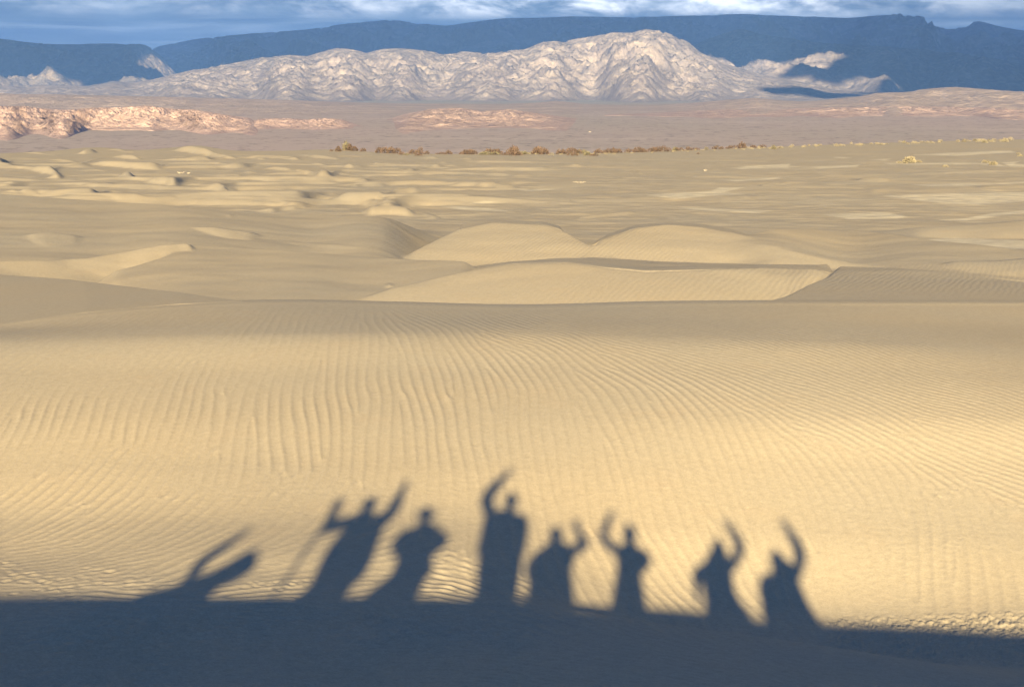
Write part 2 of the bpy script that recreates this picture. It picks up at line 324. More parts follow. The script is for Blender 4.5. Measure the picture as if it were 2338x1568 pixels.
def dune_sheet():
    rd = rows_d(); nc = len(PXS)
    nd = []; nz = []
    for D, PY, Z_ in NEAR:
        d = cubic_cols(COLS, D, PXS)
        z = cubic_cols(COLS, Z_, PXS) if PY is None else -ray(PXS, cubic_cols(COLS, PY, PXS))[1]*d
        nd.append(d); nz.append(z)
    sp = cubic_cols(START_PY[0], START_PY[1], PXS); sd = cubic_cols(START_D[0], START_D[1], PXS); zc = -ray(PXS, sp)[1]*sd
    nd.append(sd); nz.append(zc); nd = np.array(nd); nz = np.array(nz)
    A = ray(PXS, np.full(PXS.shape, 1000.))[0]; Xw = rd[:, None]*A[None]; Yw = np.repeat(rd[:, None], nc, 1)
    dtd = np.array(DT[1][::-1], float)[::-1]; dts = ray(0, np.array(DT[0], float))[1]
    zb = pchip(dtd, -dts*dtd, rd)
    relief_ = (.10*fbm(Xw/9, Yw/7, 4, 71) + .05*fbm(Xw/3.2, Yw/2.6, 3, 72, ridged=True)*smooth((Yw-90)/40) + .12*fbm(Xw/22, Yw/11, 3, 73)*smooth((Yw-80)/60))*smooth((Yw-56)/14)
    zb = zb[:, None] + relief_
    Z = np.zeros((len(rd), nc)); W_ = np.zeros_like(Z)
    for c in range(nc):
        near = pchip(nd[:, c], nz[:, c], rd)
        aft = zc[c] - .035*(rd-sd[c]) - .09*smooth((rd-sd[c])/3.5)*(rd-sd[c])
        k = .12; a_, b_ = aft, zb[:, c]; far = np.maximum(a_, b_)+k*.5*np.exp(-np.abs(a_-b_)/k)*smooth((rd-sd[c]-2)/4)
        w = smooth((rd-(sd[c]-.8))/.8); Z[:, c] = near*(1-w)+far*w
    rng = np.random.RandomState(5); feats = [(g, pts, rnd, ft) for g, pts, rnd, ft in BIG]
    small = []
    for reg, g, soft, pts in FACES:
        x0, kx, y0, ky = REG[reg]; q = [(x0+kx*a, y0+ky*b) for a, b in pts]; small.append((g*(1.7 if reg in (1, 2) else 1.35), q, .45 if soft < 3 else .8, 0))
    for _ in range(230):
        x = rng.uniform(-650, 3000) if _ < 150 else rng.uniform(-200, 1150); y = 352+118*rng.uniform(0, 1)**1.1; w = rng.uniform(45, 200)*(.5+(y-340)/110); h = rng.uniform(1.8, 3.6)*(.7+(y-345)/90)*(1.0 if _ < 150 else 1.7); sl = rng.uniform(-.03, .03); m_ = rng.uniform(-.3, .3)
        if y < edge_py(x)+6: continue
        small.append((rng.uniform(.09, .17) if x < 1200 else rng.uniform(.03, .075), [(x-w, y-sl*w), (x-w*.4, y-h*.8-sl*w*.4), (x+w*m_, y-h), (x+w*.5, y-h*.7+sl*w*.5), (x+w, y+sl*w), (x+w*.3, y+h*.35), (x-w*.4, y+h*.3)], .5, 0))
    small.sort(key=lambda f: -max(p[1] for p in f[1]))
    for g, pts, rnd, foot in feats + small:
        r = spans(pts)
        if r is None: continue
        cs, top, bot = r
        st = ray(PXS, top)[1]; big = foot != 0; sb = ray(PXS, bot+(2.5 if foot and g > -.02 else 0 if big else .3))[1]; sq = ray(PXS, bot+(.9 if big else -.2))[1]; m_ = len(cs)
        e_ = (m_*.10 if abs(g) < .02 else 1.01) if big else max(2., m_*.22); q = np.arange(m_)+.5; endf = smooth(q/e_)*smooth((m_-q)/e_)
        DB = np.full(m_, np.nan)
        for n_, c in enumerate(cs):
            b = Z[:, c] + sq[c]*rd; k = np.nonzero((b > 0) & (rd > (30 if big or bot[c] > 497 else .8*np.interp(bot[c], DT[0][::-1], DT[1][::-1]))))[0]
            if len(k): DB[n_] = rd[k[0]]
        ok = ~np.isnan(DB)
        if ok.sum() < 3: continue
        L = np.log(np.interp(np.arange(m_), np.nonzero(ok)[0], DB[ok]))
        hw = int(min(45, max(2, m_*.09)))
        pad = np.pad(L, hw, 'edge'); L = np.array([np.median(pad[k:k+2*hw+1]) for k in range(m_)])
        kk = np.hanning(2*hw+3)[1:-1]; kk /= kk.sum(); L = np.convolve(np.pad(L, hw, 'edge'), kk, 'valid'); DB = np.exp(L)
        if foot: fa = np.array(foot, float); DB = cubic_cols(fa[:, 0], fa[:, 1], PXS[cs]); kk = np.hanning(63)[1:-1]; kk /= kk.sum(); DB = np.convolve(np.pad(DB, 30, 'edge'), kk, 'valid')
        if foot and g < .05 and g > -.02:
            q_ = np.convolve(np.pad(sb[cs], 45, 'edge'), np.hanning(93)[1:-1]/np.hanning(93).sum(), 'valid'); sb = sb.copy(); sb[cs] = q_
        for n_, c in enumerate(cs):
            if bot[c]-top[c] < .15: continue
            db = DB[n_]; z0 = -sb[c]*db; gg = max(g, -.75*st[c])
            dt = (-z0 + gg*db)/(st[c]+gg)
            if dt <= db: continue
            L_ = dt-db; t = (rd-db)/L_; tt = np.clip(t, 0, 1)
            face = z0 + gg*L_*(tt + rnd*.5*tt*(1-tt)); lee = z0+gg*L_ - (.12 if big else .085)*(rd-dt)
            H = np.where(t < 0, z0+(.3 if not big else .10)*(rd-db) if (not big or g > 0) else -1e9, np.where(t <= 1, face, lee))
            d_ = H-Z[:, c]
            if not big: cap = .30+.0042*db; d_ = cap*np.tanh(np.maximum(d_, 0)/cap)
            Z[:, c] += np.where(d_ > 0, d_, 0)*endf[n_]
    Z += (.07*fbm(Xw/6.5, Yw/5.5, 3, 91) + (.012)*fbm(Xw/1.6, Yw/1.4, 3, 92))*smooth((Yw-56)/8)*smooth((150-Yw)/60)
    k = np.exp(-np.arange(-7, 8)**2/(2*2.6**2)); k /= k.sum(); m = rd > 47.5
    Zs = sum(k[i]*np.roll(Z, i-7, 1) for i in range(15)); Z[m, 8:-8] = Zs[m, 8:-8]
    Zs = Z.copy(); m = rd > 49; Zs[1:-1] = (Z[:-2]+2*Z[1:-1]+Z[2:])/4; Z[m] = Zs[m]
    # the field ends at its rim: beyond the sight line of the rim the sand drops away
    se = ray(PXS, edge_py(PXS))[1]
    for c in range(nc):
        b = Z[:, c] + se[c]*rd; kx = np.nonzero((b > 0) & (rd > 150))[0]; e = kx[0] if len(kx) else np.searchsorted(rd, 420.)
        e = min(e, len(rd)-2); Z[e:, c] = Z[e, c] - .22*(rd[e:]-rd[e])
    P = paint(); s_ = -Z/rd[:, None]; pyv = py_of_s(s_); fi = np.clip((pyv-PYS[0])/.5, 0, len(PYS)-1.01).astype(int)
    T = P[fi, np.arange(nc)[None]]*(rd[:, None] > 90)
    return rd, A, Z, T
# lip of the ridge people stand on: height against x (at y=1.5)
LIP = ([-40, -9, -6.5, -5.2, -4.6, -2.8, -1.6, -.6, .05, .75, 1.6, 2.1, 3, 4.3, 5.6, 9, 40],
       [-1.6, -1.20, -1.15, -1.13, -1.13, -1.14, -1.18, -1.22, -1.31, -1.36, -1.43, -1.51, -1.56, -1.60, -1.66, -1.85, -2.6])
def lip_z(x): return cubic_cols(LIP[0], LIP[1], x)
def ridge_z(x, y):
    lz = lip_z(x)
    d0 = .10 + .32*smooth((x+.9)/.6) + .2*smooth((-3.2-x)/.7)
    back = lz - d0*smooth((1.5-y)/2.0) - .17*np.maximum(0, -.8-y)*(1-.35*smooth((-8-y)/20))
    front = lz + (-4.85-lz)*(1-np.exp(-(y-1.5)/6.0))/(1-math.exp(-13.5/6.0))
    return np.where(y < 1.5, back, front) + .015*gnoise(x/1.3, y/1.7, 3)*smooth(np.abs(y-1.5)/2)
# ripple field: crest direction in the picture (px right, px up), wavelength in metres, strength
RIP = [  # px, py, tx, ty, wavelength, strength
 (0,800,0.5,1,0.19,0.35),(0,950,-0.12,1,0.19,0.9),(30,1080,0.1,1,0.19,0.9),(0,1200,0.9,0.8,0.2,0.35),(0,1290,1,0.15,0.2,0.15),(0,1350,1,0.08,0.2,0.125),
 (150,850,0.25,1,0.18,0.5),(200,1000,-0.3,1,0.19,1),(200,1120,0.35,1,0.19,0.8),(200,1220,0.9,0.7,0.2,0.35),(200,1290,1,0.25,0.2,0.175),
 (330,980,-0.2,1,0.18,1),(400,1100,0,1,0.18,0.8),(400,1200,0.6,0.8,0.19,0.4),(400,1260,0.9,0.5,0.19,0.2),(350,780,0.3,1,0.18,0.3),
 (560,850,0.1,1,0.18,0.8),(560,950,-0.4,1,0.18,1),(600,1040,-0.4,1,0.18,1),(600,1120,0.05,1,0.18,0.72),(580,1180,0.5,0.9,0.18,0.35),
 (750,760,-0.3,0.8,0.18,0.3),(760,850,-0.2,1,0.17,0.8),(800,940,-0.35,1,0.17,1.1),(800,1040,-0.3,1,0.17,1),(700,1150,0.2,1,0.18,0.64),
 (960,760,-0.8,0.6,0.17,0.4),(960,830,-0.5,0.8,0.17,0.8),(960,900,-0.35,1,0.17,1.1),(960,1000,-0.2,1,0.17,1.1),(960,1100,-0.15,1,0.17,0.6),
 (1168,780,-1,0.45,0.16,0.6),(1168,860,-0.6,0.8,0.17,1),(1168,960,-0.15,1,0.17,1.1),(1168,1080,-0.1,1,0.17,0.6),(1168,1200,0,1,0.17,0.5),
 (1400,790,-1,0.32,0.15,0.525),(1400,860,-0.9,0.6,0.16,0.75),(1400,960,-0.3,1,0.17,0.825),(1400,1060,-0.15,1,0.17,0.675),(1400,1180,-0.1,1,0.17,0.6),(1400,1300,-0.6,1,0.17,0.5),
 (1650,830,-1,0.3,0.15,0.525),(1650,920,-0.9,0.5,0.16,0.75),(1650,1020,-0.3,1,0.17,0.675),(1650,1150,-0.05,1,0.17,0.6),(1650,1300,-0.3,1,0.17,0.6),
 (1900,900,-1,0.33,0.15,0.45),(1900,1000,-0.8,0.45,0.16,0.525),(1900,1100,-0.3,1,0.17,0.45),(1900,1250,0.05,1,0.18,0.7),(1900,1360,0.1,1,0.18,0.6),
 (2150,950,-1,0.4,0.15,0.525),(2150,1060,-1,0.5,0.16,0.6),(2150,1180,0.02,1,0.18,0.7),(2150,1300,0.2,1,0.18,0.8),(2150,1380,0.35,1,0.18,0.5355),
 (2337,900,-1,0.3,0.15,0.375),(2337,1000,-1,0.4,0.16,0.525),(2337,1120,-0.9,0.5,0.17,0.6),(2337,1220,0.02,1,0.18,0.8),(2337,1340,0.3,1,0.19,0.9),(2337,1400,0.5,1,0.18,0.612),
 (700,1260,0.9,0.4,0.18,0.125),(800,1330,1,0.2,0.2,0.125),(600,1320,1,0.12,0.2,0.125),
 (0,1450,1,-0.02,0.22,1.87272),(300,1450,1,0,0.22,2.10681),(600,1400,1,0.06,0.22,2.10681),(900,1420,1,0.05,0.22,2.10681),(1150,1440,1,-0.05,0.22,1.17045),(600,1520,1,0.03,0.24,1.17045),
 (1000,1550,1,0,0.25,0.46818),(1300,1480,1,-0.12,0.2,0.4131),(1500,1400,-0.6,0.5,0.18,0.6885),(1700,1430,-0.6,0.6,0.18,0.3825),(1600,1520,1,-0.15,0.2,0.2754),(2000,1540,1,-0.1,0.2,0.153),(2337,1500,1,-0.05,0.2,0.153),
]
def ripple_field(hit_d):
    """height field of wind ripples on a world grid (x -11..11, y 17..53)"""
    rng = np.random.RandomState(4)
    a = np.array(RIP, float)
    g = .025; x0, y0 = -11.5, 16.5; nx, ny = int(23/g), int(37/g)
    gx = np.arange(x0, x0+23.01, .5); gy = np.arange(y0, y0+37.1, .5); GX, GY = np.meshgrid(gx, gy)
    # where each coarse node shows in the picture, and how far apart picture rows lie on the ground there
    pyl = np.arange(690., 1600., 10.); pxl = np.arange(-80., 2421., 100.)
    DH = np.array([[hit_d(x, y) for x in pxl] for y in pyl]); DH = np.minimum.accumulate(DH, 0)
    KY = np.clip(-np.gradient(DH, pyl, axis=0), .006, .05)
    PXn = px_of(GX/GY, 1100.); PYn = np.zeros_like(GX); KYn = np.zeros_like(GX)
    for i in range(GX.shape[0]):
        for j in range(GX.shape[1]):
            q = np.clip((PXn[i, j]-pxl[0])/100., 0, len(pxl)-1.001); k = int(q); f = q-k
            col = DH[:, k]*(1-f)+DH[:, k+1]*f; PYn[i, j] = np.interp(-GY[i, j], -col, pyl); KYn[i, j] = np.interp(PYn[i, j], pyl, KY[:, k])
    TXn = GY/FPX
    w = 1/(((PXn[...,None]-a[:,0])/110)**2 + ((PYn[...,None]-a[:,1])/55)**2 + .12)**1.9
    w /= w.sum(-1, keepdims=True)
    c2, s2 = np.cos(2*np.arctan2(a[:,3], a[:,2])), np.sin(2*np.arctan2(a[:,3], a[:,2]))
    C2 = (w*c2).sum(-1); S2 = (w*s2).sum(-1); LAM = (w*a[:,4]).sum(-1); AM = (w*a[:,5]).sum(-1)
    # dead zone near the top of the slope
    acc = np.zeros((ny, nx), complex)
    sp = .17; n = int(23*37/(sp*sp)*.32)
    px = rng.uniform(x0, x0+23, n); py = rng.uniform(y0, y0+37, n); o = np.argsort(py+rng.uniform(0, 1.0, n)); px = px[o]; py = py[o]
    rad = 1.4; kr = int(rad/g); oy, ox = np.mgrid[-kr:kr+1, -kr:kr+1]*g
    jit = gnoise(px/1.3, py/4.5, 8)*.38 + gnoise(px/.6, py/1.8, 9)*.2
    for k in range(n):
        i = int((py[k]-y0)/.5); j = int((px[k]-x0)/.5)
        ts = .5*math.atan2(S2[i, j], C2[i, j]) + jit[k]; t = math.atan2(math.sin(ts)*KYn[i, j], math.cos(ts)*TXn[i, j]); lam = LAM[i, j]*(1+.06*math.sin(k*1.7))
        nxv, nyv = -math.sin(t), math.cos(t); txv, tyv = math.cos(t), math.sin(t)
        if nxv < 0: nxv, nyv = -nxv, -nyv
        ci = int((py[k]-y0)/g); cj = int((px[k]-x0)/g)
        a0, a1 = max(0, ci-kr), min(ny, ci+kr+1); b0, b1 = max(0, cj-kr), min(nx, cj+kr+1)
        sy = slice(a0-ci+kr, a1-ci+kr); sx = slice(b0-cj+kr, b1-cj+kr)
        u = ox[sy, sx]*nxv+oy[sy, sx]*nyv; v = ox[sy, sx]*txv+oy[sy, sx]*tyv
        cur = acc[min(max(ci, 0), ny-1), min(max(cj, 0), nx-1)]
        ph = np.angle(cur) if abs(cur) > .25 else rng.uniform(0, 6.28)
        acc[a0:a1, b0:b1] += np.exp(-(u*u/(2*.13**2)+v*v/(2*(.26+.30*abs(math.sin(t)))**2)))*np.exp(1j*(2*np.pi*u/lam+ph))
    ph = np.angle(acc); amp = np.minimum(1, np.abs(acc)/.7)
    h = ((.5+.5*np.cos(ph+.35*np.sin(ph)))**1.35 - .4)*amp
    gX, gY = np.meshgrid(x0+np.arange(nx)*g, y0+np.arange(ny)*g)
    fi = (gY-y0)/.5; fj = (gX-x0)/.5; i = fi.astype(int); j = fj.astype(int); fi -= i; fj -= j
    i1 = np.minimum(i+1, len(gy)-1); j1 = np.minimum(j+1, len(gx)-1)
    A = AM[i, j]*(1-fi)*(1-fj)+AM[i1, j]*fi*(1-fj)+AM[i, j1]*(1-fi)*fj+AM[i1, j1]*fi*fj
    L = LAM[i, j]
    A = A*(.8+.55*fbm(gX/1.6, gY/2.4, 3, 41))*smooth((46-gY)/6)
    return x0, y0, g, h*np.clip(A, .03, 3)*L*RIPPLE
RIPPLE = .115
def sample(F, x, y):
    x0, y0, g, h = F; fx = (x-x0)/g; fy = (y-y0)/g
    ok = (fx > 1) & (fy > 1) & (fx < h.shape[1]-3) & (fy < h.shape[0]-3)
    fx = np.where(ok, fx, 2); fy = np.where(ok, fy, 2); i = fy.astype(int); j = fx.astype(int); fy = fy-i; fx = fx-j
    v = h[i, j]*(1-fy)*(1-fx)+h[i+1, j]*fy*(1-fx)+h[i, j+1]*(1-fy)*fx+h[i+1, j+1]*fy*fx
    return np.where(ok, v, 0)
# TERRAIN-END

# ------------------------------------------------------------------ helpers
def tag(o, label=None, cat=None, group=None, kind=None):
    for k, v in (('label', label), ('category', cat), ('group', group), ('kind', kind)):
        if v: o[k] = v
    return o
def grid_mesh(name, X, Y, Z, mat, attrs=None, parent=None, smooth_=True):
    ny, nx = X.shape; co = np.stack([X, Y, Z], -1).reshape(-1, 3).astype(np.float32)
    me = bpy.data.meshes.new(name); me.vertices.add(len(co)); me.vertices.foreach_set('co', co.ravel())
    idx = np.arange(nx*ny, dtype=np.int32).reshape(ny, nx)
    q = np.stack([idx[:-1,:-1], idx[:-1,1:], idx[1:,1:], idx[1:,:-1]], -1).reshape(-1, 4)
    me.loops.add(q.size); me.loops.foreach_set('vertex_index', q.ravel())
    me.polygons.add(len(q)); me.polygons.foreach_set('loop_start', np.arange(0, q.size, 4, dtype=np.int32))
    me.polygons.foreach_set('use_smooth', np.full(len(q), smooth_))
    for k, v in (attrs or {}).items():
        at = me.attributes.new(k, 'FLOAT', 'POINT'); at.data.foreach_set('value', v.astype(np.float32).ravel())
    me.update(calc_edges=True); me.validate()
    me.materials.append(mat)
    o = bpy.data.objects.new(name, me); C.objects.link(o)
    if parent: o.parent = parent
    return o
class Mat:
    def __init__(s, name, rough=.9):
        s.m = bpy.data.materials.new(name); s.m.use_nodes = True; s.nt = s.m.node_tree; s.N = s.nt.nodes; s.L = s.nt.links
        s.b = s.N['Principled BSDF']; s.b.inputs['Roughness'].default_value = rough; s.b.inputs['Specular IOR Level'].default_value = .15
        s.tc = s.N.new('ShaderNodeNewGeometry').outputs['Position']
    def set(s, n, i, v):
        if v is None: return
        if hasattr(v, 'is_linked') or hasattr(v, 'links'): s.L.new(v, n.inputs[i])
        else: n.inputs[i].default_value = v
    def math(s, op, a, b=None, clamp=False):
        n = s.N.new('ShaderNodeMath'); n.operation = op; n.use_clamp = clamp; s.set(n, 0, a); s.set(n, 1, b); return n.outputs[0]
    def scale(s, v, vec):
        n = s.N.new('ShaderNodeVectorMath'); n.operation = 'MULTIPLY'; s.L.new(v, n.inputs[0]); n.inputs[1].default_value = vec; return n.outputs[0]
    def noise(s, scale, det=4, rough=.5, vec=(1, 1, 1), dist=0, ridged=False):
        t = s.N.new('ShaderNodeTexNoise'); t.inputs['Scale'].default_value = scale; t.inputs['Detail'].default_value = det
        t.inputs['Roughness'].default_value = rough; t.inputs['Distortion'].default_value = dist
        s.L.new(s.scale(s.tc, vec), t.inputs['Vector']); return t.outputs['Fac']
    def range(s, v, a, b, c=0, d=1):
        n = s.N.new('ShaderNodeMapRange'); s.L.new(v, n.inputs[0])
        for i, x in zip((1, 2, 3, 4), (a, b, c, d)): n.inputs[i].default_value = x
        return n.outputs[0]
    def mix(s, f, a, b):
        n = s.N.new('ShaderNodeMix'); n.data_type = 'RGBA'; s.set(n, 0, f)
        s.set(n, 6, (*a, 1) if isinstance(a, tuple) else a); s.set(n, 7, (*b, 1) if isinstance(b, tuple) else b); return n.outputs[2]
    def attr(s, name):
        n = s.N.new('ShaderNodeAttribute'); n.attribute_name = name; return n.outputs['Fac']
    def color(s, c): s.set(s.b, 'Base Color', (*c, 1) if isinstance(c, tuple) else c); return s
    def bump(s, h, dist, strength=1.0):
        n = s.N.new('ShaderNodeBump'); n.inputs['Strength'].default_value = strength; n.inputs['Distance'].default_value = dist
        s.L.new(h, n.inputs['Height']); s.L.new(n.outputs[0], s.b.inputs['Normal']); return s
def ylen(m):   # distance from the camera's foot point
    n = m.N.new('ShaderNodeVectorMath'); n.operation = 'LENGTH'; m.L.new(m.tc, n.inputs[0]); return n.outputs['Value']

# ------------------------------------------------------------------ sand
SAND = (.395, .347, .26)
def sand_material():
    m = Mat('sand', .95); m.b.inputs['Specular IOR Level'].default_value = .05
    big = m.noise(.12, 4, .55); mid = m.noise(1.1, 4, .6); grain = m.noise(38, 3, .75); far = m.noise(.5, 3, .7, (1, .5, 1))
    c = m.mix(m.range(big, .3, .7), tuple(v*k for v, k in zip(SAND, (.97, .99, 1.03))), tuple(v*k for v, k in zip(SAND, (1.04, 1.01, .97))))
    c = m.mix(m.range(mid, .55, .8, 0, .25), c, (.43, .335, .23))
    g = m.range(m.math('ADD', m.math('MULTIPLY', grain, .6), m.math('MULTIPLY', m.noise(9, 3, .8), .4)), .35, .65, .86, 1.14)
    vm = m.N.new('ShaderNodeMix'); vm.data_type = 'RGBA'; vm.blend_type = 'MULTIPLY'; vm.inputs[0].default_value = 1
    cb = m.N.new('ShaderNodeCombineColor'); [m.L.new(g, cb.inputs[i]) for i in range(3)]
    m.L.new(c, vm.inputs[6]); m.L.new(cb.outputs[0], vm.inputs[7]); c = vm.outputs[2]
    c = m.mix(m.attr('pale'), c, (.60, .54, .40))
    m.color(c)
    h = m.math('ADD', m.math('MULTIPLY', m.noise(26, 3, .7), .5), m.noise(9, 2, .5))
    m.bump(h, .012, .5); b1 = m.b.inputs['Normal'].links[0].from_node
    # wind ripples of the dunes further off
    w = m.N.new('ShaderNodeTexWave'); w.inputs['Scale'].default_value = 1.9; w.inputs['Distortion'].default_value = 5; w.inputs['Detail'].default_value = 2; w.inputs['Detail Scale'].default_value = .7
    rot = m.N.new('ShaderNodeVectorRotate'); rot.rotation_type = 'Z_AXIS'; rot.inputs['Angle'].default_value = .5; m.L.new(m.scale(m.tc, (1, .5, 0)), rot.inputs[0]); m.L.new(rot.outputs[0], w.inputs['Vector'])
    d = ylen(m); k = m.math('MULTIPLY', m.range(d, 49, 56), m.range(d, 130, 85)); k = m.math('MULTIPLY', k, m.range(m.noise(.045, 2, .5), .42, .62, .15, 1))
    m.bump(m.math('MULTIPLY', w.outputs['Fac'], k), .013, .5); m.L.new(b1.outputs[0], m.b.inputs['Normal'].links[0].from_node.inputs['Normal'])
    return m.m
MS = sand_material()

def build_dunes():
    rd, A, Z, T = dune_sheet()
    def hit_d(px, py):
        a, s = ray(px, py); c = float(np.interp(a, A, np.arange(len(A)))); i = min(int(c), len(A)-2); f = c-i
        b = Z[:, i]*(1-f)+Z[:, i+1]*f + s*rd; k = np.nonzero(b > 0)[0]; k = k[k > 0]
        return rd[k[0]] if len(k) else 60.
    F = ripple_field(hit_d)
    # columns: every one inside the frame, every eighth outside it
    sel = [i for i in range(len(PXS)) if -60 <= PXS[i] <= 2400 or i % 10 == 0]
    A2, Z2, T2 = A[sel], Z[:, sel], T[:, sel]
    ea = np.linspace(.02, 1.25, 60)**1.2
    def ext(side):
        c0 = 0 if side < 0 else -1; aa = A2[c0] + side*ea
        YY, AA = np.meshgrid(rd, aa, indexing='ij'); XX = YY*AA; w = smooth(np.abs(AA-A2[c0])*3)
        zz = Z2[:, c0][:, None] + w*(fbm(XX/40, YY/40, 4, 77)*np.minimum(2.5, .03*YY))
        return aa, zz, np.zeros_like(zz)
    al, zl, tl = ext(-1); ar, zr, tr = ext(1)
    A3 = np.concatenate([al[::-1], A2, ar]); Z3 = np.concatenate([zl[:, ::-1], Z2, zr], 1); T3 = np.concatenate([tl, T2, tr], 1)
    Y = np.repeat(rd[:, None], len(A3), 1); X = Y*A3[None]
    Zr = Z3 + sample(F, X, Y)
    # churned, crusted patch at the foot of the slope (right) and small dimples of tracks (left, middle)
    PXg = px_of(A3, 1440)[None]
    def rub(x0, x1, y0, y1, sx, sy): return smooth((PXg-x0)/sx)*smooth((x1-PXg)/sx)*smooth((Y-y0)/sy)*smooth((y1-Y)/sy)
    mk = rub(1850, 3500, 24.0, 27.2, 90, .5)
    cl = fbm(X/.16, Y/.22, 4, 51, .6); Zr += mk*(.048*np.maximum(cl-.05, 0)**.8 + .02*fbm(X/.06, Y/.08, 2, 53))
    mk = rub(930, 1120, 25.0, 26.7, 40, .4); Zr += mk*.003*np.sin(Y*32+X*10+2*gnoise(X*3, Y*2, 7))*(1+gnoise(X*2, Y*3, 9))
    rng = random.Random(3)
    def dent(cx, cy, r, dep):
        nonlocal Zr
        j0, j1 = np.searchsorted(A3, [(cx-3*r)/cy, (cx+3*r)/cy]); i0, i1 = np.searchsorted(rd, [cy-4*r, cy+4*r])
        q = ((X[i0:i1, j0:j1]-cx)/r)**2+((Y[i0:i1, j0:j1]-cy)/(1.3*r))**2
        Zr[i0:i1, j0:j1] += -dep*np.exp(-q) + .5*dep*np.exp(-(np.sqrt(q)-1.5)**2*3)
    for (xa, ya, xb, yb, n) in ((-5, 1283, 190, 1365, 15), (10, 1330, 180, 1316, 8), (40, 1352, 330, 1325, 9), (150, 1318, 215, 1322, 3), (290, 1340, 360, 1343, 4), (0, 1300, 60, 1330, 5), (190, 1300, 260, 1302, 3), (90, 1365, 210, 1372, 6)):
        for k in range(n):
            f = (k+rng.uniform(-.3, .3))/max(1, n-1); qx = xa+(xb-xa)*f; qy = ya+(yb-ya)*f+rng.uniform(-4, 4)
            a, s = ray(qx, qy); d = hit_d(qx, qy); dent(a*d, d, rng.uniform(.04, .06), rng.uniform(.004, .009))
    for k in range(30):
        qx = rng.uniform(560, 760); qy = rng.uniform(1325, 1352); a, s = ray(qx, qy); d = hit_d(qx, qy); dent(a*d, d, rng.uniform(.03, .05), .005)
    T3 = np.clip(T3, 0, 1) + mk*0
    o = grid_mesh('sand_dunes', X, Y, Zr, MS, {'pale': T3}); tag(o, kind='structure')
    # ridge
    xs = np.concatenate([-np.geomspace(60, 9, 26), np.arange(-8.8, 8.81, .11), np.geomspace(9, 60, 26)])
    ys = np.concatenate([-np.geomspace(60, 4, 40), np.arange(-3.9, 1.2, .15), np.arange(1.2, 1.8, .05), np.arange(1.8, 14.3, .2)])
    YY, XX = np.meshgrid(ys, xs, indexing='ij'); ZZ = ridge_z(XX, YY)
    aq = np.clip(XX/np.maximum(YY, 5), A3[0], A3[-1]); j = np.clip(np.searchsorted(A3, aq)-1, 0, len(A3)-2); f = (aq-A3[j])/(A3[j+1]-A3[j])
    i = np.searchsorted(rd, 13.5); zd = Z3[i, j]*(1-f)+Z3[i, j+1]*f; slope = (Z3[i+4, j]-Z3[i, j])/(rd[i+4]-rd[i])
    zd = zd + slope*(YY-rd[i]); w = smooth((YY-9.5)/3.5); ZZ = ZZ*(1-w)+(zd-.05*smooth((YY-13)/.6)+.04)*w
    o = grid_mesh('dune_ridge', XX, YY, ZZ, MS, {'pale': np.zeros_like(ZZ)}); tag(o, kind='structure')
    return rd, A3, Z3, hit_d
rd, A3, Z3, hit_d = build_dunes()
def ground_pt(px, py):
    a, s = ray(px, py); d = hit_d(px, py); return Vector((float(a*d), float(d), float(-s*d)))

# ------------------------------------------------------------------ desert plain
def plain_z(r):
    return pchip(np.array([0, 300, 3000, 5500, 8000, 14000, 31000.]), np.array([-46, -40, -41, -43.5, -46, -43, -38.]), r)
def build_plain():
    r = np.concatenate([np.linspace(0, 300, 6)[:-1], np.geomspace(300, 30000, 420)])
    th = np.concatenate([np.linspace(-math.pi, -.30, 60)[:-1], np.linspace(-.30, .30, 500), np.linspace(.30, math.pi, 60)[1:]])
    RR, TH = np.meshgrid(r, th, indexing='ij'); X = RR*np.sin(TH); Y = RR*np.cos(TH)
    Z = plain_z(RR) + .8*fbm(X/300, Y/300, 4, 61)*smooth((RR-300)/900)
    m = Mat('desert_floor', .95)
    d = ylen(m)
    n1 = m.noise(.0016, 5, .55, (1, .35, 1)); n2 = m.noise(.02, 4, .6, (1, .3, 1)); n3 = m.noise(.11, 3, .7, (1, .45, 1)); n4 = m.noise(.0045, 4, .6, (.5, 1.2, 1))
    c = m.mix(m.range(n1, .35, .65), (.42, .335, .30), (.37, .32, .27))
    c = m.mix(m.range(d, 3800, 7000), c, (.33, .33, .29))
    c = m.mix(m.range(n4, .56, .68, 0, .5), c, (.52, .42, .37))
    c = m.mix(m.range(n2, .55, .7, 0, .5), c, (.30, .25, .235))
    c = m.mix(m.range(n3, .56, .66, 0, .75), c, (.13, .115, .085))
    m.color(c)
    o = grid_mesh('desert_plain', X, Y, Z, m.m); tag(o, kind='structure')
build_plain()

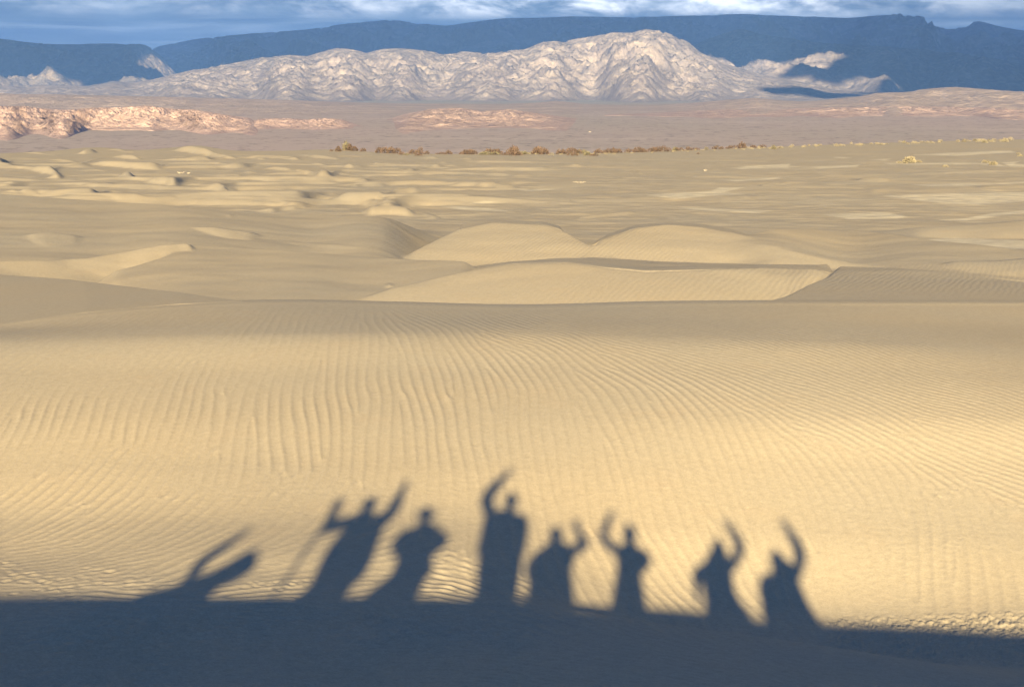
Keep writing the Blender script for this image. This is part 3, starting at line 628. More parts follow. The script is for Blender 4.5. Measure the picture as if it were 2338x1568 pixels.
# ------------------------------------------------------------------ hills and ranges: each a height field from its foot to behind its crest
def relief(name, px, py, d_foot, d_crest, d_back, z_foot, wl, rough, mat, seed, nd=180, step=3.0, foot_wob=.2, power=1.15, crest_wob=.06, warp=1.0, kind='structure', lobes=None):
    P = np.arange(px[0], px[-1]+step, step); top = np.interp(P, px, py)
    nk = 9 if d_crest > 10000 else 2; k = np.hanning(2*nk+3)[1:-1]; k /= k.sum(); top = np.convolve(np.pad(top, nk, 'edge'), k, 'valid')
    a, s = ray(P, top)
    t = np.concatenate([np.linspace(0, 1, nd), 1+np.linspace(0, 1, nd//4)[1:]])
    Tt, Aa = np.meshgrid(t, a, indexing='ij'); top_s = np.repeat(s[None], len(t), 0)
    dc = d_crest*(1+crest_wob*gnoise(P/140., P*0+seed, seed))[None]
    df = d_foot*(1+foot_wob*gnoise(P/110., P*0+seed+.5, seed+3))[None]; df = np.minimum(df, dc*.97)
    D = np.where(Tt <= 1, df+(dc-df)*Tt, dc+(d_back-dc)*(Tt-1)); X = D*Aa
    zr = -top_s*dc; h = np.maximum(zr-z_foot, 0)
    n = fbm(X/wl + .4*fbm(X/wl/2, D/wl/2, 3, seed+9)*warp, D/wl/1.3, 7, seed, .56, 2.1, ridged=True)
    n2 = fbm(X/wl*.45, D/wl*.45, 3, seed+5)
    up = np.where(Tt <= 1, np.maximum(Tt, 0)**power, np.maximum(0, 1-(Tt-1))**1.5)
    env = np.where(Tt <= 1, np.sqrt(np.maximum(Tt, 0))*(1-.72*smooth((Tt-.55)/.45)), .28)*smooth(Tt*8)
    Z = z_foot + h*up + h*env*(rough*n + .35*rough*n2)
    Z = np.maximum(Z, z_foot - 3)
    # never let the crest noise rise past the traced skyline
    Z = np.minimum(Z, -top_s*D + h*.010*(n+.3)) if True else Z
    Z = np.where(Tt > 1.98, z_foot-5, Z); Z[0] = z_foot-6
    o = grid_mesh(name, X, D, Z, mat, {'n': n}); tag(o, kind=kind)
    return o
def rock(name, c1, c2, c3, sc, streak=.45):
    m = Mat(name, .95)
    n1 = m.noise(sc, 6, .6); n2 = m.noise(sc*3.1, 6, .65, (1, 1, 2.5), 1.2); n3 = m.noise(sc*11, 4, .7)
    c = m.mix(m.range(n1, .38, .62), c1, c2)
    c = m.mix(m.range(n2, .47, .64, 0, .85), c, c3)
    c = m.mix(m.range(n3, .5, .7, 0, streak), c, tuple(v*.6 for v in c1))
    m.color(c); m.bump(m.math('ADD', m.noise(sc*9, 6, .7), n3), .05/sc, .6)
    return m.m
M_lit = rock('pale_rock', (.30, .262, .27), (.225, .205, .22), (.45, .395, .37), .0045)
M_dark = rock('dark_rock', (.40, .37, .36), (.24, .22, .22), (.60, .55, .52), .0010)
M_left = rock('left_rock', (.25, .215, .19), (.19, .17, .155), (.42, .35, .29), .0018)
M_bad = rock('badland_clay', (.44, .32, .285), (.34, .25, .225), (.54, .41, .36), .012, .3)
M_brown = rock('brown_clay', (.38, .28, .25), (.32, .245, .22), (.56, .42, .36), .006, .35)
M_hill = rock('brown_hill', (.37, .30, .27), (.33, .275, .245), (.50, .40, .34), .004, .35)

relief('mountain_range', [-900,-400,0,60,130,250,300,322,335,350,375,400,440], [85,95,90,98,103,101,103,101,104,115,135,165,215], 10500, 13500, 15500, -40, 700, .6, M_left, 201)
relief('mountain_range', [280,340,400,450,560,700,780,890,950,1020,1060,1150,1250,1300,1450,1650,1700,1750,1850,1930,1980,2060,2100,2150,2190,2230,2280,2337,2600,3100],
       [118,112,100,90,80,70,58,47,55,62,55,44,43,40,42,36,34,38,40,44,40,33,39,55,62,48,62,72,60,90], 12000, 16500, 19500, -38, 900, .50, M_dark, 202)
relief('mountain_range', [1500,1560,1610,1650,1690,1720,1760,1850,1950,2050,2150,2250,2337,2500,3100], [190,118,92,80,66,76,84,96,104,110,118,128,140,150,160], 9400, 11800, 13500, -42, 800, .5, M_lit, 203)
relief('mountain_range', [-900,-200,0,60,100,200,260,300,350,400,450,520,600,660,700,745,770,800,840,870,910,940,1000,1060,1100,1200,1240,1290,1330,1360,1400,1440,1480,1510,1540,1570,1600,1650,1700,1760,1850,1900,1960,2050,2300,3000],
       [196,198,196,199,194,197,186,190,182,170,158,148,132,127,130,117,111,114,122,114,112,114,121,119,122,114,97,95,88,84,76,77,67,72,83,97,122,145,160,176,192,205,209,212,214,214], 6900, 9200, 10900, -46, 190, .27, M_lit, 204, nd=260, step=2.5)
relief('brown_foothills', [-900,0,300,560,900,1150,1230,1265,1285,1330,1400,1500,1600,1660,1720,1790,1840,1900,1960,2000,2060,2120,2180,2240,2300,2400,2700,3100],
       [214,214,220,226,237,238,235,231,232,238,240,240,234,228,224,230,232,227,221,213,210,203,199.5,203,208,212,205,215], 3300, 5000, 5900, -42, 240, .35, M_hill, 205, power=.9)
relief('badlands', [-700,-300,-60,0,60,90,150,210,280,330,400,440,480,530,570,590], [256,250,246,243,243,248,252,247,246,242,250,250,257,265,270,285], 1850, 2400, 2700, -40.5, 40, .6, M_bad, 206, nd=200, step=2, power=.9, foot_wob=.3, crest_wob=.15)
relief('badlands', [560,590,650,700,740,780,830], [283,272,270,273,270,273,290], 2150, 2450, 2700, -40.5, 30, .8, M_bad, 207, step=2, power=.8)
relief('badlands', [840,880,920,980,1050,1100,1160,1220,1290,1400,1500], [292,275,262,250,247,254,250,258,268,280,290], 2000, 2900, 3300, -41, 55, .6, M_brown, 208, step=2, power=.8)
relief('badlands', [1380,1500,1600,1700,1750,1850,1950,2100,2200,2337,2800], [262,258,252,250,252,247,245,243,245,246,250], 3000, 3600, 4000, -41, 70, .6, M_brown, 209, step=2, power=.8)

# ------------------------------------------------------------------ shrubs and tufts on the far rim of the dunes
def mesh_obj(name, bm, mat, parent=None, sm=False):
    me = bpy.data.meshes.new(name); bm.to_mesh(me); bm.free(); me.materials.append(mat)
    if sm:
        for p in me.polygons: p.use_smooth = True
    o = bpy.data.objects.new(name, me); C.objects.link(o)
    if parent: o.parent = parent
    return o
def simple(name, c1, c2, sc):
    m = Mat(name, .9); m.color(m.mix(m.range(m.noise(sc, 3, .6), .4, .6), c1, c2)); return m.m
M_twig = simple('twigs', (.12, .085, .07), (.08, .06, .05), 2.0); M_stem = simple('shrub_stems', (.14, .10, .07), (.09, .065, .05), 3.0)
M_olive = simple('olive_twigs', (.17, .16, .11), (.12, .11, .075), 2.0)
M_straw = simple('straw', (.25, .225, .165), (.18, .16, .115), 1.5); M_dead = simple('bleached_wood', (.40, .36, .29), (.28, .25, .21), 3.0)
def crown(rng, w, h, dep, n, blade, lean=0.0, up=.5):
    """ragged dome of small twig clusters"""
    bm = bmesh.new(); lumps = [(rng.uniform(-.36, .36)*w, rng.uniform(-.3, .3)*dep, rng.uniform(.55, 1)) for _ in range(max(2, int(w/1.1)+1))]
    for _ in range(n):
        lx, ly, lh = rng.choice(lumps); r = .28*w if len(lumps) > 2 else .38*w
        th = rng.uniform(0, 6.283); ph = math.acos(rng.uniform(0, 1)); q = rng.uniform(.45, 1)**.6
        c = Vector((lx+r*q*math.sin(ph)*math.cos(th), ly+min(r, dep*.5)*q*math.sin(ph)*math.sin(th), lh*h*q*math.cos(ph)+.03))
        d = Vector((math.sin(ph)*math.cos(th), math.sin(ph)*math.sin(th), math.cos(ph)+up)).normalized(); d.x += lean
        sd = d.cross(Vector((rng.uniform(-1, 1), rng.uniform(-1, 1), rng.uniform(-1, 1)))).normalized()*blade*rng.uniform(.25, .5); L_ = d*blade*rng.uniform(.7, 1.5)
        v = [bm.verts.new(c+x) for x in (-sd, sd, L_+sd*.4, L_-sd*.4)]; bm.faces.new(v)
    return bm
def stems(rng, w, h, n):
    bm = bmesh.new()
    for _ in range(n):
        p = Vector((rng.uniform(-.12, .12)*w, rng.uniform(-.1, .1)*w, -.1)); q = Vector((rng.uniform(-.35, .35)*w, rng.uniform(-.25, .25)*w, h*rng.uniform(.5, .8)))
        t = max(.015, .02*h); ax = (q-p).normalized(); s1 = ax.orthogonal().normalized()*t; s2 = ax.cross(s1)
        a = [bm.verts.new(p+x) for x in (s1, s2, -s1, -s2)]; b = [bm.verts.new(q+x*.4) for x in (s1, s2, -s1, -s2)]
        for i in range(4): bm.faces.new([a[i], a[(i+1) % 4], b[(i+1) % 4], b[i]])
    return bm
def plant(name, px, py, wpx, hpx, label, cat, group, rng, mat=M_twig, n=150, lean=0.0, up=.5, bury=.05):
    lim = float(edge_py(px))+1.0; q = max(py, lim); P = ground_pt(px, q)
    while P.y < 150 and q < py+25: q += .5; P = ground_pt(px, q)
    d = P.y; w = wpx*d/FPX; h = hpx*d/FPX
    e = bpy.data.objects.new(name, None); C.objects.link(e); e.location = P + Vector((0, w*.2, -bury*h)); e.rotation_euler.z = 0
    tag(e, label, cat, group)
    mesh_obj('foliage', crown(rng, w, h, max(w*.6, h), n, max(.05, .13*h+.03*w), lean, up), mat, e)
    mesh_obj('stem', stems(rng, w, h, 7), M_stem if mat is not M_straw else M_straw, e)
    return e
rng = random.Random(11)
def Z2v(reg, x, y): x0, kx, y0, ky = REG[reg]; return x0+kx*x, y0+ky*y
G1 = 'brown shrubs along the far rim of the dunes'
L_sh = 'brown desert shrub in the row along the far rim of the dunes'
SHR = [(2,700,95,50,40,'small brown shrub at the left end of the rim row'),(2,755,78,60,60,None),(2,800,70,45,50,'taller brown shrub with an upright top near the left end of the rim row'),(2,850,88,60,35,None),(2,930,88,60,22,None),
 (2,1070,98,70,35,'brown shrub starting the second cluster from the left on the rim'),(2,1130,104,80,45,None),(2,1190,108,90,38,None),(2,1235,122,50,18,None),(2,1280,126,50,14,None),(2,1320,104,60,28,None),(2,1390,105,60,38,None),(2,1400,130,60,16,None),(2,1470,112,50,24,None),
 (2,1580,116,90,12,None),(2,1650,108,70,24,None),(2,1750,108,40,18,None),(2,1810,105,70,34,None),(2,1860,88,80,40,'rounded reddish brown shrub on a pale sand mound near the middle of the rim'),(2,1930,110,60,16,None),(2,2020,92,110,44,'broad dark brown shrub topping a mound just left of the picture centre'),(2,2000,122,130,18,None),(2,2080,92,50,30,None),(2,2140,126,60,20,None),(2,2180,100,90,40,None),(2,2210,128,90,24,None),(2,2260,110,60,24,None),(2,2310,106,60,20,None),
 (3,20,128,70,60,None),(3,110,112,50,18,None),(3,190,104,60,24,None),(3,260,118,120,54,'widest dark shrub right of the picture centre'),(3,310,118,70,44,None),(3,390,92,60,28,None),(3,430,100,50,36,None),(3,500,112,90,40,None),(3,520,130,70,26,None),(3,555,80,50,34,None),(3,600,110,70,30,None),(3,650,128,80,22,None),(3,700,132,70,16,None),
 (3,730,68,55,30,'lone round shrub standing a little behind the rim right of centre'),(3,770,100,50,24,None),(3,830,104,50,26,None),(3,870,108,90,34,None),(3,930,104,80,26,None),(3,990,96,50,24,None),(3,1050,60,60,28,None),(3,1100,96,70,30,None),(3,1140,62,60,28,None),(3,1190,94,70,32,None),(3,1230,62,60,26,None),(3,1290,94,90,36,None),(3,1340,96,50,24,None),(3,1390,62,60,24,None),(3,1430,78,60,24,None),(3,1510,76,50,26,None),(3,1570,58,60,20,None),
 (3,1660,52,30,18,None),(3,1740,64,50,26,None),(3,1790,44,40,20,None),(3,1850,40,60,20,None),(3,1920,40,60,24,None),(3,1990,46,80,36,None),(3,2060,42,60,22,None),(3,2130,52,60,18,None),(3,2240,74,40,26,None),(3,1600,116,30,10,None),(2,640,92,24,14,None)]
def nth(k): return '%d%s' % (k, 'th' if 10 <= k % 100 <= 20 else {1: 'st', 2: 'nd', 3: 'rd'}.get(k % 10, 'th'))
order = sorted(range(len(SHR)), key=lambda i: Z2v(*SHR[i][:3])[0])
for rank, i in enumerate(order):
    reg, x, y, w, h, lab = SHR[i]
    if not lab:
        size = 'low flat' if h < 22 else 'broad' if w > 78 else 'tall' if h >= 36 else 'small' if w < 55 else 'middling'
        SHR[i] = (reg, x, y, w, h, '%s brown shrub, %s from the left in the rim row' % (size, nth(rank+1)))
for reg, x, y, w, h, lab in SHR:
    px, py = Z2v(reg, x, y); W_ = w*.2666*1.15; H_ = h*.2666*1.5
    plant('desert_shrub', px, py, W_, H_, lab or L_sh, 'shrub', G1, rng, M_twig if rng.random() < .8 else M_olive, n=int(110+W_*4))
G2 = 'dry straw tufts on the right rim'
L_tu = 'dry straw coloured grass tuft on the rim of the dunes at right'
for reg, x, y, w, h, lab in [(4,1330,268,150,66,'largest straw tuft on its own mound in the flat sand at right'),(4,1270,268,60,16,None),(4,1430,262,50,20,None),(4,2060,285,90,36,'straw tuft on a low mound nearest the right edge below the rim'),(4,2010,265,60,24,None),
    (4,1660,300,45,18,'tiny grey tuft alone in the flat sand at right'),(4,2310,210,45,18,None),(4,2290,190,30,14,None)]:
    px, py = Z2v(reg, x, y); plant('grass_tuft', px, py, w*.2666, h*.2666, lab or 'small straw tuft in the flat sand at right', 'tuft', 'lone tufts in the flat sand', rng, M_straw, n=260, lean=.15, up=1.2)
for k in range(92):
    x = rng.uniform(-60, 2420); big = x > 1950; y0 = 90 - x*.012 if x < 1900 else 70-(x-1900)*.06
    px = 1714.2+.2666*x; py = float(edge_py(px)) + rng.uniform(.3, 7 if big else 5)
    plant('grass_tuft', px, py, rng.uniform(6, 15)*(1.25 if big else .9), rng.uniform(3, 6.5)*(1.3 if big else .9), L_tu, 'tuft', G2, rng, M_straw if rng.random() < .8 else M_olive, n=90, lean=.15, up=1.3)
for k in range(40):
    px = rng.uniform(1180, 1720); py = float(edge_py(px)) + rng.uniform(0, 4)
    plant('grass_tuft', px, py, rng.uniform(4, 10), rng.uniform(1.5, 3.5), 'low pale tuft between the brown shrubs of the rim', 'tuft', 'pale tufts among the rim shrubs', rng, M_straw, n=60, lean=.1, up=1.0)
def dead(px, py, wpx, hpx, label):
    P = ground_pt(px, py); d = P.y; w = wpx*d/FPX; h = hpx*d/FPX; bm = stems(rng, w, h, 22)
    for v in bm.verts: v.co.x *= 1.3
    o = mesh_obj('dead_branches', bm, M_dead); o.location = P; tag(o, label, 'branches')
dead(413, 396, 20, 5, 'bleached dead branches lying by the dark hollow of the left dune field')
dead(430, 397, 9, 4, 'smaller bleached branch just right of the left heap')
dead(1322, 418, 34, 5, 'long low heap of bleached branches on the grey sand right of the middle')
dead(1610, 391, 9, 5, 'single bleached branch sticking up in the flat sand right of the middle')
def boulder(px, d, w, label):
    a, s_ = ray(px, 300); P = Vector((a*d, d, float(plain_z(np.array([d]))[0])))
    bm = bmesh.new(); bmesh.ops.create_icosphere(bm, subdivisions=2, radius=w)
    for v in bm.verts: v.co *= 1+.25*rng.uniform(-1, 1); v.co.z *= .6
    o = mesh_obj('pale_boulder', bm, M_dead); o.location = P; tag(o, label, 'boulder')
boulder(541, 1960, 1.6, 'pale boulder speck on the plain below the badlands at left')
boulder(1346, 1990, 1.4, 'pale boulder speck on the plain below the picture centre')

# ------------------------------------------------------------------ clouds over the far valley (above the frame), throwing the ranges into shade
SE, CE = math.sin(SUN_EL), math.cos(SUN_EL); TE = math.tan(SUN_EL)
def cloud_deck(name, px_range, yc_range, seed, thresh, base=1500., thick=260., cell=70., edge=700., rag=1400.):
    """lumpy cloud with a ragged edge; footprint given by where its shadow's sight direction and reach lie"""
    x0, x1 = px_range; ys = np.arange(yc_range[0]-edge, yc_range[1]+edge, cell); xs = np.arange(x0-edge, x1+edge, cell)
    X, Y = np.meshgrid(xs, ys)
    e = np.minimum.reduce([X-x0, x1-X, Y-yc_range[0], yc_range[1]-Y])/edge
    n = fbm(X/rag, Y/rag, 6, seed, .6)
    dens = e*.9 + n*1.1 + thresh
    for (hx, hy, rx, ry) in HOLES.get(name+str(seed), []):
        q = np.sqrt(((X-hx)/rx)**2+((Y-hy)/ry)**2); dens = np.minimum(dens, (q-1)*1.2 + n*.8)
    h = np.clip(dens, -.2, 1.2); keep = dens > 0
    top = base + thick*np.sqrt(np.clip(h, 0, 1))*(1+.5*fbm(X/420, Y/420, 4, seed+2)); bot = base - .3*thick*np.clip(h, 0, 1)*(1+.5*fbm(X/500, Y/500, 3, seed+3))
    bm = bmesh.new(); ny, nx = X.shape; vt = {}; vb = {}
    kc = keep[:-1, :-1] & keep[1:, :-1] & keep[:-1, 1:] & keep[1:, 1:]
    def V(i, j, t):
        d = vt if t else vb
        if (i, j) not in d:
            inner = 0 < i < ny-1 and 0 < j < nx-1 and kc[i-1, j-1] and kc[i, j-1] and kc[i-1, j] and kc[i, j]
            if not inner:
                v = vt.get((i, j)) or vb.get((i, j)) or bm.verts.new((X[i, j], Y[i, j], base)); vt[i, j] = vb[i, j] = v
            else: d[i, j] = bm.verts.new((X[i, j], Y[i, j], (top if t else bot)[i, j]))
        return d[i, j]
    for i, j in zip(*np.nonzero(kc)):
        bm.faces.new([V(i, j, 1), V(i, j+1, 1), V(i+1, j+1, 1), V(i+1, j, 1)])
        try: bm.faces.new([V(i, j, 0), V(i+1, j, 0), V(i+1, j+1, 0), V(i, j+1, 0)])
        except ValueError: pass
    me = bpy.data.meshes.new(name); bm.to_mesh(me); bm.free()
    for p in me.polygons: p.use_smooth = True
    me.materials.append(M_cloud); o = bpy.data.objects.new(name, me); C.objects.link(o); tag(o, kind='structure'); return o
def mk_cloud():
    m = Mat('cloud', 1.0); m.color((.85, .87, .9)); m.bump(m.noise(.004, 6, .6), 60, .7); return m.m
M_cloud = mk_cloud()
HOLES = {'cloud301': [(-2080, 5300, 170, 1100)], 'cloud302': [(1520, 1900, 330, 450)]}
cloud_deck('cloud', (-9000, 9000), (3900, 13500), 301, .0)
cloud_deck('cloud', (1050, 5200), (-200, 3900), 302, -.08, rag=800)
cloud_deck('cloud', (640, 1040), (-150, 350), 304, -.05, thick=120, cell=22, edge=180, rag=260)

# ------------------------------------------------------------------ air
def haze():
    bm = bmesh.new(); bmesh.ops.create_cube(bm, size=1)
    for v in bm.verts: v.co = Vector((v.co.x*64000, v.co.y*64000, 780 if v.co.z > 0 else -54))
    me = bpy.data.meshes.new('haze'); bm.to_mesh(me); bm.free(); o = bpy.data.objects.new('haze', me); C.objects.link(o)
    m = bpy.data.materials.new('haze'); m.use_nodes = True; N = m.node_tree.nodes; N.clear()
    out = N.new('ShaderNodeOutputMaterial'); v = N.new('ShaderNodeVolumePrincipled')
    v.inputs['Color'].default_value = (.16, .36, 1.0, 1); v.inputs['Density'].default_value = HAZE; v.inputs['Anisotropy'].default_value = 0
    m.node_tree.links.new(v.outputs[0], out.inputs['Volume']); me.materials.append(m); tag(o, kind='stuff', label='thin blue haze of the desert air over the valley')
HAZE = 5.9e-5
haze()

# ------------------------------------------------------------------ the people on the ridge behind the viewpoint, whose shadows fall on the slope
def cloth(name, c): m = Mat(name, .85); m.color(m.mix(m.range(m.noise(14, 3, .6), .4, .6), c, tuple(v*.8 for v in c))); m.bump(m.noise(60, 2, .6), .004, .4); return m.m
M_skin = Mat('skin', .55).color((.52, .33, .24)).m
M_shoe = cloth('boot_leather', (.10, .07, .05)); M_hair = {'dark': cloth('dark_hair', (.035, .025, .02)), 'fair': cloth('fair_hair', (.30, .20, .10)), 'grey': cloth('grey_hair', (.30, .29, .28))}
M_eye = Mat('eye', .3).color((.04, .03, .025)).m; M_lip = Mat('lips', .5).color((.36, .15, .12)).m
M_phone = Mat('phone_glass', .2).color((.02, .02, .022)).m; M_metal = Mat('pole_metal', .4).color((.25, .26, .28)).m
def skin_mesh(verts, edges, root, sub=1):
    me = bpy.data.meshes.new('skel'); me.from_pydata([v[0] for v in verts], [], []); me.edges.add(len(edges))
    for i, e in enumerate(edges): me.edges[i].vertices = e
    me.update(); o = bpy.data.objects.new('skel', me); C.objects.link(o)
    md = o.modifiers.new('s', 'SKIN'); md.use_smooth_shade = True
    if not me.skin_vertices: me.skin_vertices.new()
    for i, v in enumerate(verts):
        r = v[1]; me.skin_vertices[0].data[i].radius = r if isinstance(r, tuple) else (r, r); me.skin_vertices[0].data[i].use_root = (i == root)
    if sub: sd = o.modifiers.new('d', 'SUBSURF'); sd.levels = sub; sd.render_levels = sub
    dg = bpy.context.evaluated_depsgraph_get(); out = bpy.data.meshes.new_from_object(o.evaluated_get(dg)); bpy.data.objects.remove(o); return out
def person(label, x, y, head, jacket, trousers, arms, lean=0.0, hair='dark', hat=None, bulk=1.0, hips=None, hscale=1.0):
    """head = (x, z of the crown); arms = {side: (elbow, wrist)} in world coordinates"""
    gz = float(ridge_z(np.array([x]), np.array([y]))[0]); hx, ht = head; Hh = ht-gz; k = Hh/1.75*hscale
    hipx = x if hips is None else hips; zp = gz+.52*Hh; zs = ht-.305; zc = ht-.43
    V = []; E = []
    def v(p, r): V.append((p, r)); return len(V)-1
    def chain(start, pts):
        last = start
        for p, r in pts: n = v(p, r); E.append((last, n)); last = n
        return last
    b = bulk
    pel = v((hipx, y, zp), (.195*b, .14*b))
    waist = chain(pel, [((hipx*.5+x*.5, y+.01, (zp+zc)/2), (.18*b, .125*b)), (((x*.6+hx*.4), y, zc), (.19*b, .13*b))])
    nb = chain(waist, [((x*.35+hx*.65, y, zs+.02), (.12*b, .085)), ((hx, y+.01, ht-.235), .055)])
    chain(nb, [((hx, y+.02, ht-.19), (.062, .075)), ((hx, y+.025, ht-.125), (.078, .095)), ((hx, y+.015, ht-.065), (.074, .092)), ((hx, y+.01, ht-.025), (.045, .055))])
    faces = []
    for sd in (-1, 1):
        sx = x*.5+hx*.5+sd*.165*b
        el, wr = arms[sd]
        sh = chain(waist, [((x*.5+hx*.5+sd*.10*b, y, zs-.03), (.085*b, .075)), ((sx, y, zs-.035), .08*b)])
        w_ = chain(sh, [(tuple(Vector((sx, y, zs-.03)).lerp(Vector(el), .5)), .085*b), (el, .078*b), (tuple(Vector(el).lerp(Vector(wr), .5)), .072*b), (wr, .048)])
        d = (Vector(wr)-Vector(el)).normalized(); side_v = d.cross(Vector((0, 1, 0))); side_v = side_v.normalized() if side_v.length > .1 else Vector((1, 0, 0))
        nrm = side_v.cross(d).normalized()
        palm = Vector(wr)+d*.055; pn = chain(w_, [(tuple(palm), (.034, .022))])
        for f in range(4):
            off = side_v*(-.027+.018*f); L_ = (.070, .082, .078, .060)[f]; cur = nrm*(-.012)
            b0 = palm+off+d*.035; chain(pn, [(tuple(b0), .0105), (tuple(b0+d*L_*.5+cur), .009), (tuple(b0+d*L_*.9+cur*3), .0075)])
        tb = palm-side_v*.030*sd-d*.02; chain(pn, [(tuple(tb-side_v*.02*sd+d*.012), .011), (tuple(tb-side_v*.035*sd+d*.045), .009)])
        lx = hipx+sd*.10*b; gz2 = float(ridge_z(np.array([lx]), np.array([y+.05]))[0])
        leg = chain(pel, [((lx, y, zp-.12), .13*b), ((lx+sd*.01, y+.03, gz+.50*zp+.0-.50*gz), .066*b), ((lx+sd*.015, y, gz+.28*Hh*.5+.0), .060), ((lx+sd*.02, y-.02, gz2+.09), .042)])
        chain(leg, [((lx+sd*.025, y+.02, gz2+.045), .045), ((lx+sd*.035, y+.15, gz2+.035), .034)])
    me = skin_mesh(V, E, 0); me.name = 'body'
    e = bpy.data.objects.new('person', None); C.objects.link(e); e.location = (x, y, gz); tag(e, label, 'person', 'people standing in a row on the ridge')
    for m in (M_skin, cloth('jacket', jacket), cloth('trousers', trousers), M_shoe): me.materials.append(m)
    hands = [Vector(arms[s_][1]) for s_ in (-1, 1)]
    # a nose and ears pulled out of the head, and the clothing regions
    for vv in me.vertices:
        c = vv.co; r = Vector((c.x-hx, c.y-y-.02, c.z-(ht-.115)))
        if abs(r.x) < .022 and r.y > .05 and -.05 < r.z < .02: c.y += .022*(1-abs(r.x)/.022)
        if abs(r.y) < .03 and abs(r.z) < .035 and abs(r.x) > .06: c.x += .012*(1 if r.x > 0 else -1)
        if r.y > .06 and .015 < abs(r.x) < .045 and .0 < r.z < .03: c.y -= .008
    for p in me.polygons:
        c = p.center; dh = min((c-h).length for h in hands)
        if dh < .135 and any((c-h).length < .135 and (c-Vector(arms[s_][0])).length > (h-Vector(arms[s_][0])).length-.01 for s_, h in zip((-1, 1), hands)): p.material_index = 0
        elif c.z > ht-.215 and abs(c.x-hx) < .12: p.material_index = 0
        elif c.z > zp-.04 or (abs(c.x-x) > .22 and c.z > zp-.3): p.material_index = 1
        elif c.z > gz+.13: p.material_index = 2
        else: p.material_index = 3
        p.use_smooth = True
    me.transform(Matrix.Translation((-x, -y, -gz))); bo = bpy.data.objects.new('body', me); C.objects.link(bo); bo.parent = e
    def shell(name, mat, fz, rx, ry, rz, cz, front=-.02, brim=0, peak=0, point=0):
        bm = bmesh.new(); bmesh.ops.create_uvsphere(bm, u_segments=24, v_segments=16, radius=1)
        for v_ in bm.verts:
            q = v_.co.copy(); f = 1+.05*gnoise(np.array([q.x*3]), np.array([q.z*3+q.y*2]), 4)[0]
            v_.co = Vector((q.x*rx*f, q.y*ry*f, q.z*rz*f)); 
            if q.z > 0 and point: v_.co.z += point*max(0, q.z-.3); v_.co.x *= 1-.5*max(0, q.z-.3); v_.co.y *= 1-.5*max(0, q.z-.3)
        bmesh.ops.delete(bm, geom=[v_ for v_ in bm.verts if v_.co.z < fz or (v_.co.y > front+.06 and v_.co.z < .0)], context='VERTS')
        if brim:
            n = 28; a = [bm.verts.new((math.cos(t*2*math.pi/n)*rx*.98, math.sin(t*2*math.pi/n)*ry*.98, .012)) for t in range(n)]; c = [bm.verts.new((math.cos(t*2*math.pi/n)*(rx+brim), math.sin(t*2*math.pi/n)*(ry+brim), -.012)) for t in range(n)]
            a2 = [bm.verts.new(v_.co+Vector((0, 0, .006))) for v_ in a]; c2 = [bm.verts.new(v_.co+Vector((0, 0, .006))) for v_ in c]
            for t in range(n):
                u = (t+1) % n
                bm.faces.new([a[t], c[t], c[u], a[u]]); bm.faces.new([a2[u], c2[u], c2[t], a2[t]]); bm.faces.new([c[t], c2[t], c2[u], c[u]]); bm.faces.new([a[u], a2[u], a2[t], a[t]])
        if peak:
            r_ = bmesh.ops.create_cube(bm, size=1)['verts']
            for v_ in r_: v_.co = Vector((v_.co.x*.06+peak*.11, v_.co.y*.12+.03, v_.co.z*.012+.02))
        o = mesh_obj(name, bm, mat, e, True); o.location = (hx-x, .012, cz-gz)
    if hat is None: shell('hair', M_hair[hair], -.11, .086, .106, .10, ht-.09)
    elif hat[0] == 'brim': shell('sun_hat', cloth('hat_cloth', hat[1]), -.005, .088, .104, .085, ht-.085, brim=.07)
    elif hat[0] == 'cap': shell('cap', cloth('cap_cloth', hat[1]), -.01, .088, .106, .085, ht-.085, peak=1); 
    elif hat[0] == 'hood': shell('hood', cloth('hood_cloth', hat[1]), -.14, .094, .112, .115, ht-.105, point=.05)
    for sx_ in (-1, 1):
        bm = bmesh.new(); bmesh.ops.create_uvsphere(bm, u_segments=10, v_segments=8, radius=.0125); o = mesh_obj('eye', bm, M_eye, e, True); o.location = (hx-x+sx_*.032, .098, ht-.112-gz)
    bm = bmesh.new(); bmesh.ops.create_uvsphere(bm, u_segments=12, v_segments=8, radius=1)
    for v_ in bm.verts: v_.co = Vector((v_.co.x*.026, v_.co.y*.008, v_.co.z*.007))
    o = mesh_obj('mouth', bm, M_lip, e, True); o.location = (hx-x, .099, ht-.178-gz)
    return e
